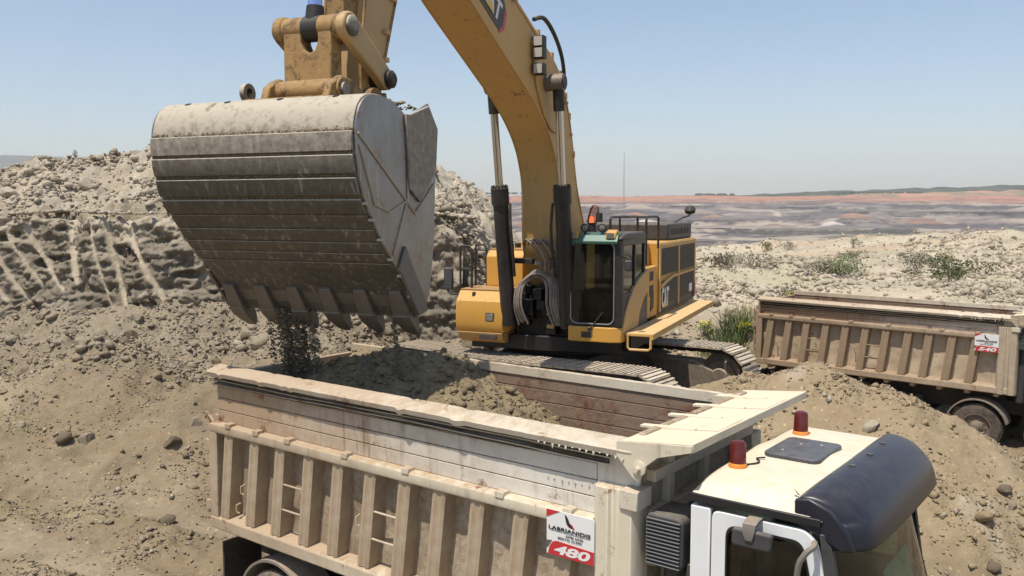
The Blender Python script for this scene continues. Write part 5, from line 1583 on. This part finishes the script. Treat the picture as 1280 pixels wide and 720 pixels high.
def scatter(name, label, pts, sizes, mat, variants=None, faces=None, sink=.25, fine=False):
    """many small stones as one mass of stuff"""
    variants = VAR0 if fine else VAR; f = OCT[1] if fine else ICO1[1]
    n = len(pts); nv = len(variants[0])
    kinds = NPR.integers(0, len(variants), n)
    V = np.stack(variants)[kinds]
    a = NPR.uniform(0, 2*np.pi, n); ca, sa = np.cos(a), np.sin(a)
    b = NPR.uniform(-.6, .6, n); cb_, sb_ = np.cos(b), np.sin(b)
    X = V[..., 0]; Y = V[..., 1]*cb_[:, None] - V[..., 2]*sb_[:, None]; Z = V[..., 1]*sb_[:, None] + V[..., 2]*cb_[:, None]
    W = np.stack([X*ca[:, None]-Y*sa[:, None], X*sa[:, None]+Y*ca[:, None], Z], -1)*sizes[:, None, None]
    W += pts[:, None, :]; W[..., 2] += ((.5-sink)*sizes)[:, None]
    F = (f[None] + (np.arange(n)*nv)[:, None, None]).reshape(-1, 3)
    me = bpy.data.meshes.new(name)
    co = W.reshape(-1, 3).astype(np.float32)
    me.vertices.add(len(co)); me.vertices.foreach_set("co", co.ravel())
    me.loops.add(F.size); me.loops.foreach_set("vertex_index", F.ravel().astype(np.int32))
    me.polygons.add(len(F)); me.polygons.foreach_set("loop_start", np.arange(0, F.size, 3, dtype=np.int32))
    me.update(calc_edges=True); me.materials.append(mat)
    o = put(bpy.data.objects.new(name, me))
    return tag(o, label, kind="stuff")

def sizes_of(n, lo, hi, p=2.6):
    return lo*(1-NPR.random(n)*(1-(lo/hi)**p))**(-1/p)

def on_ground(x, y):
    X, Y, Z, _ = terrain(x, y)
    return np.stack([X, Y, Z], -1)

def patchy(x, y, f, seed, lo=-.15, hi=.45):
    """keep more stones where the noise is high, so they lie in drifts"""
    return NPR.random(len(x)) < .12 + .88*smooth(lo, hi, fbm(x*f, y*f, 3, seed))

def spread(x0, x1, y0, y1, n, f, seed):
    x = NPR.uniform(x0, x1, n); y = NPR.uniform(y0, y1, n); k = patchy(x, y, f, seed)
    return x[k], y[k]

def clear_of_trucks(x, y):
    ok = np.ones(len(x), bool)
    for (px, py, rz) in ((-2.95, 11.627, TRUCK_RZ), (7.3, 24.15, -.71)):
        dx, dy = x-px, y-py; c, s = math.cos(rz), math.sin(rz)
        u, v = dx*c+dy*s, -dx*s+dy*c
        ok &= ~((u > -.3) & (u < 8.2) & (np.abs(v) < 1.4))
    return ok

x, y = spread(-15, 0, 11.5, 24.2, 60000, .5, 600); k = clear_of_trucks(x, y) & (NPR.random(len(x)) > ruts(x, y)[0]*.9); x, y = x[k], y[k]
P_ = on_ground(x, y); S_ = sizes_of(len(x), .016, .10, 2.7)
m = NPR.random(len(x))
scatter("gravel", "loose brown gravel over the quarry floor", P_[m < .6], S_[m < .6], M['rubble'], fine=True)
scatter("dark_gravel", "darker stones in the loose gravel of the floor", P_[m >= .82], S_[m >= .82], M['rubble_dark'], fine=True)
scatter("pale_gravel", "pale stones in the loose gravel of the floor", P_[(m >= .6) & (m < .82)], S_[(m >= .6) & (m < .82)]*.85, M['rubble_pale'], fine=True)
# rubble on top of the bank and on its broken right end
x, y = spread(-18, 1.0, 24.8, 33.5, 34000, .45, 610)
P_ = on_ground(x, y); S_ = sizes_of(len(x), .035, .26, 2.3); m = NPR.random(len(x))
scatter("bank_rubble", "pale rubble covering the top of the bank", P_[m < .7], S_[m < .7], M['rubble_pale'])
scatter("bank_stones", "grey brown stones among the bank rubble", P_[m >= .7], S_[m >= .7], M['rubble'])
x, y = spread(-14, -1, 19.5, 24.3, 9000, .6, 620)
P_ = on_ground(x, y); S_ = sizes_of(len(x), .03, .22, 2.3)
scatter("slope_debris", "broken stones fallen below the dug bank", P_, S_, M['rubble'])
x, y = spread(-18, -1, 24.1, 26.6, 9000, .9, 615)
P_ = on_ground(x, y); P_[:, 2] = np.maximum(P_[:, 2], 5.2+.2*perlin(x*.45, x*0+2, 801)); S_ = sizes_of(len(x), .03, .17, 2.3)
scatter("lip_rubble", "pale stones along the upper lip of the dug face", P_, S_, M['rubble_pale'])
# heaps between the trucks
x, y = spread(2.2, 11.5, 10.5, 19.0, 34000, .7, 630); k = clear_of_trucks(x, y) & (np.hypot(x-EXC[0], y-EXC[1]) > 3.9); x, y = x[k], y[k]
P_ = on_ground(x, y); S_ = sizes_of(len(x), .014, .12, 2.5); m = NPR.random(len(x))
scatter("mound_gravel", "brown clods and gravel on the mound by the white cab", P_[m < .75], S_[m < .75], M['mound'], fine=True)
scatter("mound_pale_gravel", "pale pebbles on the mound by the white cab", P_[m >= .75], S_[m >= .75]*.8, M['rubble_pale'], fine=True)
# plateau
yy = 26 + 68*NPR.random(60000)**1.3; xx = NPR.uniform(-.1, 1, 60000)*yy*.66
k = patchy(xx, yy, .12, 640) & clear_of_trucks(xx, yy) & (np.hypot(xx-EXC[0], yy-EXC[1]) > 6.5); xx, yy = xx[k], yy[k]
P_ = on_ground(xx, yy); S_ = sizes_of(len(xx), .05, .36, 2.4); m = NPR.random(len(xx))
scatter("plateau_stones", "pale stones strewn over the plateau", P_[m < .75], S_[m < .75], M['rubble_pale'], fine=True)
scatter("plateau_dark_stones", "darker stones strewn over the plateau", P_[m >= .75], S_[m >= .75], M['rubble'], fine=True)
# clods in the truck load
n = 2600; u = NPR.uniform(.1, 5.7, n); v = NPR.uniform(-1.0, 1.0, n)
z = load_z(u, v); P_ = np.array([to_world(a, b, c) for a, b, c in zip(u, v, z)])
scatter("load_clods", "clods lying on the soil in the truck box", P_, sizes_of(n, .016, .11, 2.2), M['load'])

# falling soil
EM = Matrix.Translation((1.185, 18.98, BENCH)) @ Matrix.Rotation(EXC_RZ, 4, 'Z')
pts = []; szs = []
for (b, sg, n, drop_) in [(-.42+NPR.normal()*.15, NPR.uniform(.012, .035), int(NPR.uniform(350, 750)), NPR.uniform(.75, 1.1)) for _ in range(13)] + [(-.82, .02, 420, .95), (1.02, .028, 900, 1.25), (-.10, .012, 160, .8)]:
    a_ = 9.10 + NPR.normal()*.06
    for k in range(n):
        t = NPR.random(); d = sg*(.6+1.3*t)
        q = EM @ Vector((a_ + NPR.normal()*d, b + NPR.normal()*d + .10*t, 3.05 - t*drop_))
        pts.append(q[:]); szs.append(min(.03, .0055*(1-NPR.random())**-.5))
scatter("falling_soil", "dark soil pouring from between the bucket teeth", np.array(pts), np.array(szs), M['fall'], sink=.5, fine=True)
# soil caked between the wear strips and on top of the bucket
pts = []; szs = []
for k, (s0, w_) in enumerate(starts[:5]):
    for i in range(520 if k < 4 else 160):
        s1 = s0 - .018 + NPR.normal()*.010
        a, z = along(s1, s1+.001, 2)[0]
        q = EM @ Vector((a-.005, NPR.uniform(-HB, HB), z)); pts.append(q[:]); szs.append(NPR.uniform(.006, .022))
for i in range(900):
    a = NPR.uniform(8.8, 9.95); yb = NPR.normal()*.75
    if abs(yb) > 1.2: continue
    q = EM @ Vector((a, yb, 5.40 + .05*math.sin((a-8.8)*2.6))); pts.append(q[:]); szs.append(NPR.uniform(.012, .05))
co_ = scatter("caked_soil", "soil caked on the steel bucket", np.array(pts), np.array(szs), M['caked'], sink=.45, fine=True)

# ---------------------------------------------------------------- single boulders
VAR3 = rock_variants(ICO3, 8, .008, 5)
rock_meshes = {}
def boulder_mesh(k, mat):
    key = (k, mat.name)
    if key not in rock_meshes:
        v = VAR3[k].copy()
        v *= (1 + .10*fbm(v[:, 0]*1.7+k, v[:, 1]*1.7+v[:, 2], 4, 700))[:, None]
        me = bpy.data.meshes.new("boulder"); me.from_pydata(v.tolist(), [], ICO3[1].tolist()); me.materials.append(mat)
        me.shade_smooth(); me.set_sharp_from_angle(angle=R(28))
        rock_meshes[key] = me
    return rock_meshes[key]

def boulder(x, y, size, mat, label, group=None, k=None):
    k = int(NPR.integers(0, 8)) if k is None else k
    o = put(bpy.data.objects.new("boulder", boulder_mesh(k, mat)))
    p = on_ground(np.array([x]), np.array([y]))[0]
    o.location = (p[0], p[1], p[2] + size*.10)
    o.rotation_euler = (NPR.uniform(-.5, .5), NPR.uniform(-.5, .5), NPR.uniform(0, 6.28)); o.scale = (size,)*3
    return tag(o, label, "boulder", group)

def hit(u, v):
    """where a line of sight meets the base terrain (used once to place boulders)"""
    th = math.atan(98/1100); c_, s_ = math.cos(th), math.sin(th)
    d = np.array([(u-640)/1100, c_ - (v-360)/1100*s_, -s_ - (v-360)/1100*c_])
    t = np.arange(8, 110, .1); q = np.array([0, 0, 5.3]) + t[:, None]*d
    g = base_height(q[:, 0], q[:, 1]); i = int(np.argmax(q[:, 2] < g+.1))
    return q[i, 0], q[i, 1]

g1 = "boulders on the slope below the clawed bank"
for (u, v, r, mt, lb) in (
    (79, 549, .36, 'rubble_dark', "dark flat boulder beside a pale one at the foot of the slope"),
    (108, 547, .42, 'rubble', "pale angular boulder beside a dark one at the foot of the slope"),
    (210, 645, .30, 'rubble_dark', "lone dark boulder on the open floor left of the truck"),
    (126, 423, .46, 'rubble', "tan boulder sitting on the ledge under the claw marks"),
    (39, 200, .75, 'rubble_dark', "big dark boulder on the bank crest at far left"),
    (215, 553, .34, 'rubble_dark', "dark rock half buried on the slope near the tailgate"),
    (245, 525, .34, 'rubble', "grey rock on the slope just left of the tailgate"),
    (136, 645, .22, 'rubble', "brown rock on the floor, left of the lone dark boulder"),
    (128, 686, .13, 'rubble_pale', "small white stone on the floor at lower left"),
    (25, 527, .30, 'rubble_pale', "pale rock on the left slope edge"),
    (320, 438, .50, 'rubble', "large rounded boulder behind the tipping box under the bucket"),
    (300, 428, .34, 'rubble_pale', "pale rock beside the large boulder under the bucket"),
    (398, 444, .36, 'rubble_pale', "pale angular rock behind the box, right of the falling soil"),
    (470, 412, .32, 'rubble_pale', "white rock above the bucket shadow"),
    (1090, 532, .34, 'rubble_pale', "whitish rock on the mound above the cab visor"),
    (1255, 612, .22, 'rubble_dark', "dark rock on the right edge of the mound"),
    (1232, 640, .30, 'mound', "brown clod on the lower right of the mound"),
    (1265, 625, .16, 'rubble', "small grey stone at the right edge of the mound"),
    (1240, 700, .22, 'rubble_dark', "dark stone low on the mound at the picture corner"),
    (985, 442, .40, 'rubble', "grey rock between the track end and the second truck"),
    ):
    x, y = hit(u, v); boulder(x, y, r*.54, M[mt], lb)
for k in range(26):
    x = NPR.uniform(-13, -3); y = NPR.uniform(20.5, 23.4)
    boulder(x, y, NPR.uniform(.10, .24), M['rubble' if k % 3 else 'rubble_dark'], ("tan" if k % 3 else "dark")+" broken rock lying on the debris slope under the clawed bank", g1)
for k in range(26):
    x = NPR.uniform(-15, -3); y = NPR.uniform(26, 31)
    boulder(x, y, NPR.uniform(.16, .36), M['rubble_pale' if k % 3 else 'rubble'], "rough "+("pale" if k % 3 else "brown")+" rock lying on top of the bank", "rocks on top of the bank")

# ---------------------------------------------------------------- plants
def leaf_mat(name, a, b):
    t = NT(name); v = t.coord(); t.color(t.mix(t.noise(v, 3, 4, .6, .35, .65), a, b)); t.set(rough=.8, spec=.2)
    return t.m
M['grass'] = leaf_mat("green_grass", (.06, .095, .03), (.15, .165, .065))
M['dry'] = leaf_mat("dry_grass", (.40, .33, .16), (.26, .24, .10))
M['bush'] = leaf_mat("bush_leaves", (.085, .115, .045), (.17, .185, .095))
M['bush_grey'] = leaf_mat("grey_scrub", (.19, .17, .12), (.28, .25, .18))
M['flower'] = leaf_mat("yellow_flowers", (.62, .52, .02), (.50, .46, .04))
M['twig'] = plain("brown_twig", (.13, .10, .07), .9)

def blade_clump(m, cx, cy, r, h, n, wid=.012, lean=.35):
    for k in range(n):
        a = NPR.uniform(0, 6.28); d = r*math.sqrt(NPR.random()); hh = h*NPR.uniform(.5, 1.0)
        x, y = cx+d*math.cos(a), cy+d*math.sin(a); z = 0
        lx, ly = NPR.normal()*lean*hh, NPR.normal()*lean*hh; px, py = -math.sin(a)*wid, math.cos(a)*wid
        m.add([(x-px, y-py, z-.05), (x+px, y+py, z-.05), (x+lx*.45+px*.7, y+ly*.45+py*.7, z+hh*.6), (x+lx*.45-px*.7, y+ly*.45-py*.7, z+hh*.6), (x+lx, y+ly, z+hh)], [(0, 1, 2, 3), (3, 2, 4)])

def leaf_ball(m, c, r, n, size):
    for k in range(n):
        d = Vector(NPR.normal(size=3)).normalized()*r*(NPR.random()**.4); d.z *= .75
        p = Vector(c)+d; u = Vector(NPR.normal(size=3)).normalized(); w = u.orthogonal().normalized(); s = size*NPR.uniform(.5, 1.2)
        m.add([tuple(p-u*s), tuple(p+w*s*.45), tuple(p+u*s), tuple(p-w*s*.45)], [(0, 1, 2, 3)])

def shrub(u, v, w_, h_, leaf, label, n=260, flowers=0, group=None, xy=None):
    x, y = xy if xy else hit(u, v)
    z = ground_z(x, y)
    e = empty("shrub", (x, y, z), NPR.uniform(0, 6), label, "shrub", group)
    t = MB(); f = MB(); fl = MB()
    for k in range(9):
        a = NPR.uniform(0, 6.28); d = w_*.5*NPR.random()**.6; top = (d*math.cos(a), d*math.sin(a), h_*NPR.uniform(.45, .95))
        t.tube([(top[0]*.15, top[1]*.15, -.05), (top[0]*.6, top[1]*.6, top[2]*.55), top], [.012, .008, .004], 4)
        leaf_ball(f, (top[0], top[1], top[2]*.85), w_*.24, n//9, .035+.03*w_)
        if flowers: leaf_ball(fl, (top[0], top[1], top[2]+.04), w_*.16, flowers//9, .03)
    t.build("stem", M['twig'], e); f.build("foliage", leaf, e)
    if flowers: tag(fl.build("flower", M['flower'], e), kind="stuff")
    return e

# tall grass and flowering weeds behind the excavator
gm = MB()
for (u, v, h, n, r) in ((905, 420, .95, 150, .7), (920, 412, 1.1, 170, .6), (932, 398, .8, 90, .5), (890, 428, .6, 110, .7), (912, 432, .7, 140, .6)):
    x, y = hit(u, v+14); b = MB(); blade_clump(b, 0, 0, r, h, n, .014); z = ground_z(x, y)
    gm.add([(p[0]+x, p[1]+y, p[2]+z) for p in b.v], b.f)
tag(gm.build("tall_grass", M['grass']), "tall green grass behind the excavator's track", kind="stuff")
dm = MB()
for (u, v, h, n, r) in ((938, 388, .8, 70, .8), (925, 392, .7, 50, .6), (880, 425, .4, 60, .8)):
    x, y = hit(u, v+8); b = MB(); blade_clump(b, 0, 0, r, h, n, .010, .2); z = ground_z(x, y)
    dm.add([(p[0]+x, p[1]+y, p[2]+z) for p in b.v], b.f)
tag(dm.build("dry_grass", M['dry']), "straw coloured dry grass beside the second truck", kind="stuff")
shrub(933, 428, .75, .75, M['grass'], "weed with bright yellow flowers behind the tail of truck 540", 300, 420)
shrub(882, 420, .6, .5, M['grass'], "small weed with yellow flowers behind the catwalk", 200, 120)
shrub(1182, 352, 1.7, 1.0, M['bush'], "largest green bush on the plateau below the yellow one", 500)
shrub(1182, 336, 1.3, 1.1, M['bush'], "bush topped with yellow flowers on the plateau", 300, 320)
shrub(1150, 338, 2.0, .8, M['bush_grey'], "brown grey scrub left of the yellow flowered bush", 500)
shrub(1165, 336, 1.2, .6, M['bush'], "low green bush between scrub and yellow flowered bush", 300)
shrub(1062, 330, 1.2, .9, M['bush'], "upright green bush on the plateau rim", 300)
shrub(1040, 343, 2.4, .5, M['bush'], "wide low green bush across the plateau", 500)
shrub(1020, 342, 1.6, .4, M['bush_grey'], "low grey green bush left of the wide one", 300)
shrub(957, 313, 1.6, .9, M['bush'], "green bush at the plateau edge above truck 540", 300)
shrub(985, 314, 1.7, .9, M['bush_grey'], "grey green bush at the plateau edge, right of the green one", 300)
shrub(940, 332, 2.6, .6, M['bush_grey'], "wide dark scrub patch behind the engine house", 400)
shrub(905, 334, 2.2, .5, M['bush_grey'], "dark scrub patch nearest the engine house", 400)
shrub(1066, 312, 1.4, .9, M['bush'], "small dark bush on the skyline edge of the plateau", 200)
shrub(1210, 342, 2.2, .5, M['bush'], "flat green bush right of the largest bush", 300)
shrub(1140, 345, .9, .4, M['bush'], "small round green bush in front of the scrub", 160)
shrub(980, 368, 1.5, .5, M['bush_grey'], "grey bush behind the tail end of truck 540", 260)
shrub(1000, 384, 1.2, .45, M['grass'], "yellow flowering weed above the rear rail of truck 540", 200, 300)
for k in range(26):
    y = NPR.uniform(34, 90); x = NPR.uniform(.10, .64)*y
    shrub(0, 0, NPR.uniform(.3, .8), NPR.uniform(.15, .35), M['bush_grey' if k % 2 else 'bush'], ("tiny grey scrub tuft" if k % 2 else "tiny green scrub tuft")+" dotted on the pale plateau", 90, 0, "scrub tufts on the plateau", (x, y))

for k, (u, v) in enumerate(((100, 183), (152, 182), (176, 178))):
    px, py = (u-640)/1100*31, 31.0
    shrub(0, 0, .25, .45, M['twig'], "dry weed stalk on the bank crest left of the bucket", 20, 0, "weed stalks on the crest", (px, py))

# ---------------------------------------------------------------- far things
def far_mast(u, v0, v1, Y, label):
    x = (u-640)/1100*Y; z0 = 5.3-(v1-262)/1100*Y; z1 = 5.3-(v0-262)/1100*Y
    o = MB(); s = 1.0
    for a, b in ((-1, -1), (1, -1), (1, 1), (-1, 1)): o.cyl((x+a*s, Y+b*s, z0-30), (x+a*.35, Y+b*.35, z1), .22, .12, 5)
    for k in range(12):
        z = z0 + (z1-z0)*k/12; w_ = s*(1-.65*k/12)
        o.cyl((x-w_, Y-w_, z), (x+w_, Y-w_, z+(z1-z0)/12), .1, None, 4)
    tag(o.build("radio_mast", M['mast']), label, "mast")
M['mast'] = plain("grey_mast", (.25, .25, .26), .7)
far_mast(779, 192, 242, 1500, "thin lattice mast rising from the pit behind the cab")
# trees on the far rim
pts = []; szs = []
for (u0, u1, v, n, Y, hh) in ((868, 916, 243, 60, 3350, 9), (560, 720, 241, 160, 3500, 6), (960, 1010, 246, 50, 3150, 8), (1040, 1150, 240, 90, 3300, 7), (780, 870, 245, 40, 3400, 4)):
    for k in range(n):
        u = NPR.uniform(u0, u1); yq = Y + NPR.uniform(-60, 60); px = (u-640)/1100*yq
        pts.append((px, yq, 5.3-(v-262)/1100*yq - 4)); szs.append(hh*NPR.uniform(.5, 1.2))
scatter("distant_woodland", "dark clumps of trees along the far pit rim", np.array(pts), np.array(szs), M['wood'] if 'wood' in M else M.setdefault('wood', plain("far_leaves", (.05, .065, .035), 1)))

# ---------------------------------------------------------------- operator in the excavator cab
def person():
    me = bpy.data.meshes.new("person")
    V = [(.70, 1.23, 2.50), (.66, 1.23, 2.72), (.66, 1.23, 2.94), (.68, 1.23, 3.06), (.70, 1.23, 3.13),     # pelvis .. neck 0-4
         (.67, 1.05, 2.98), (.80, .99, 2.76), (1.06, 1.02, 2.68), (1.15, 1.06, 2.67),                       # right arm 5-8
         (.67, 1.41, 2.98), (.80, 1.47, 2.76), (1.06, 1.43, 2.68), (1.15, 1.39, 2.67),                      # left arm 9-12
         (.80, 1.13, 2.50), (1.20, 1.10, 2.50), (1.30, 1.10, 2.10), (1.42, 1.10, 2.06),                     # right leg 13-16
         (.80, 1.33, 2.50), (1.20, 1.36, 2.50), (1.30, 1.36, 2.10), (1.42, 1.36, 2.06)]                     # left leg
    E_ = [(0, 1), (1, 2), (2, 3), (3, 4), (3, 5), (5, 6), (6, 7), (7, 8), (3, 9), (9, 10), (10, 11), (11, 12), (0, 13), (13, 14), (14, 15), (15, 16), (0, 17), (17, 18), (18, 19), (19, 20)]
    rad = [.15, .15, .16, .11, .055, .07, .05, .04, .035, .07, .05, .04, .035, .10, .075, .055, .05, .10, .075, .055, .05]
    me.from_pydata(V, E_, [])
    o = bpy.data.objects.new("person", me); put(o)
    o.matrix_world = EM
    o.modifiers.new("skin", 'SKIN'); s = o.modifiers.new("sub", 'SUBSURF'); s.levels = 2; s.render_levels = 2
    for d, r in zip(me.skin_vertices[0].data, rad): d.radius = (r, r)
    me.skin_vertices[0].data[0].use_root = True
    me.materials.append(M['cloth_blue'])
    tag(o, "person in a blue shirt seated at the excavator controls", "person")
    h = MB().lathe([(.001, 0), (.045, .01), (.072, .06), (.085, .12), (.083, .17), (.06, .225), (.001, .245)], (.72, 1.23, 3.10), (0, 0, 1), 20)
    h.add([(.79, 1.215, 3.22), (.79, 1.245, 3.22), (.835, 1.23, 3.205), (.80, 1.23, 3.255)], [(0, 1, 2), (1, 3, 2), (3, 0, 2)])
    for s in (-1, 1): h.lathe([(.02, 0), (.025, .01), (.001, .02)], (.72, 1.23+s*.083, 3.22), (0, s, 0), 8)
    hd = h.build("head", M['skin'], o)
    hr_ = MB().lathe([(.088, .15), (.092, .18), (.07, .24), (.001, .262)], (.708, 1.23, 3.10), (-.12, 0, 1), 20); hr_.build("hair", M['black'], o)
    for s in (-1, 1):
        MB().lathe([(.001, 0), (.013, .005), (.001, .012)], (.80, 1.23+s*.03, 3.235), (1, 0, 0), 8).build("eye", M['sign_white'], o)
        m = MB()
        yb = 1.06 if s < 0 else 1.39
        m.box(1.14, 1.20, yb-.035, yb+.035, 2.655, 2.685)
        for k in range(4): m.tube([(1.19, yb-.027+k*.018, 2.672), (1.225-.004*abs(k-1.5), yb-.027+k*.018, 2.665), (1.235, yb-.027+k*.018, 2.64)], .009, 6)
        m.tube([(1.16, yb-s*.035, 2.67), (1.19, yb-s*.055, 2.665), (1.21, yb-s*.05, 2.65)], .010, 6)
        m.build("hand", M['skin'], o)
    MB().plate_yz([(1.13, 2.47), (1.33, 2.47), (1.36, 2.6), (1.10, 2.6)], .60, .86).build("trousers", M['cloth_dark'], o, .04, 3)
person()

# ---------------------------------------------------------------- haze: thin pale air round everything
hz = MB().box(-9800, 12800, -60, 14600, -240, 620).build("haze")
hz["kind"] = "stuff"; hz["label"] = "thin pale summer haze over the pit"
hmat = bpy.data.materials.new("haze_air"); hmat.use_nodes = True
hn = hmat.node_tree.nodes; hn.clear()
ho = hn.new("ShaderNodeOutputMaterial"); hv = hn.new("ShaderNodeVolumePrincipled")
hv.inputs['Color'].default_value = (1.0, .975, .95, 1); hv.inputs['Density'].default_value = .000095; hv.inputs['Anisotropy'].default_value = .0
hmat.node_tree.links.new(hv.outputs[0], ho.inputs['Volume'])
hz.data.materials.append(hmat)
hz.display_type = 'WIRE'
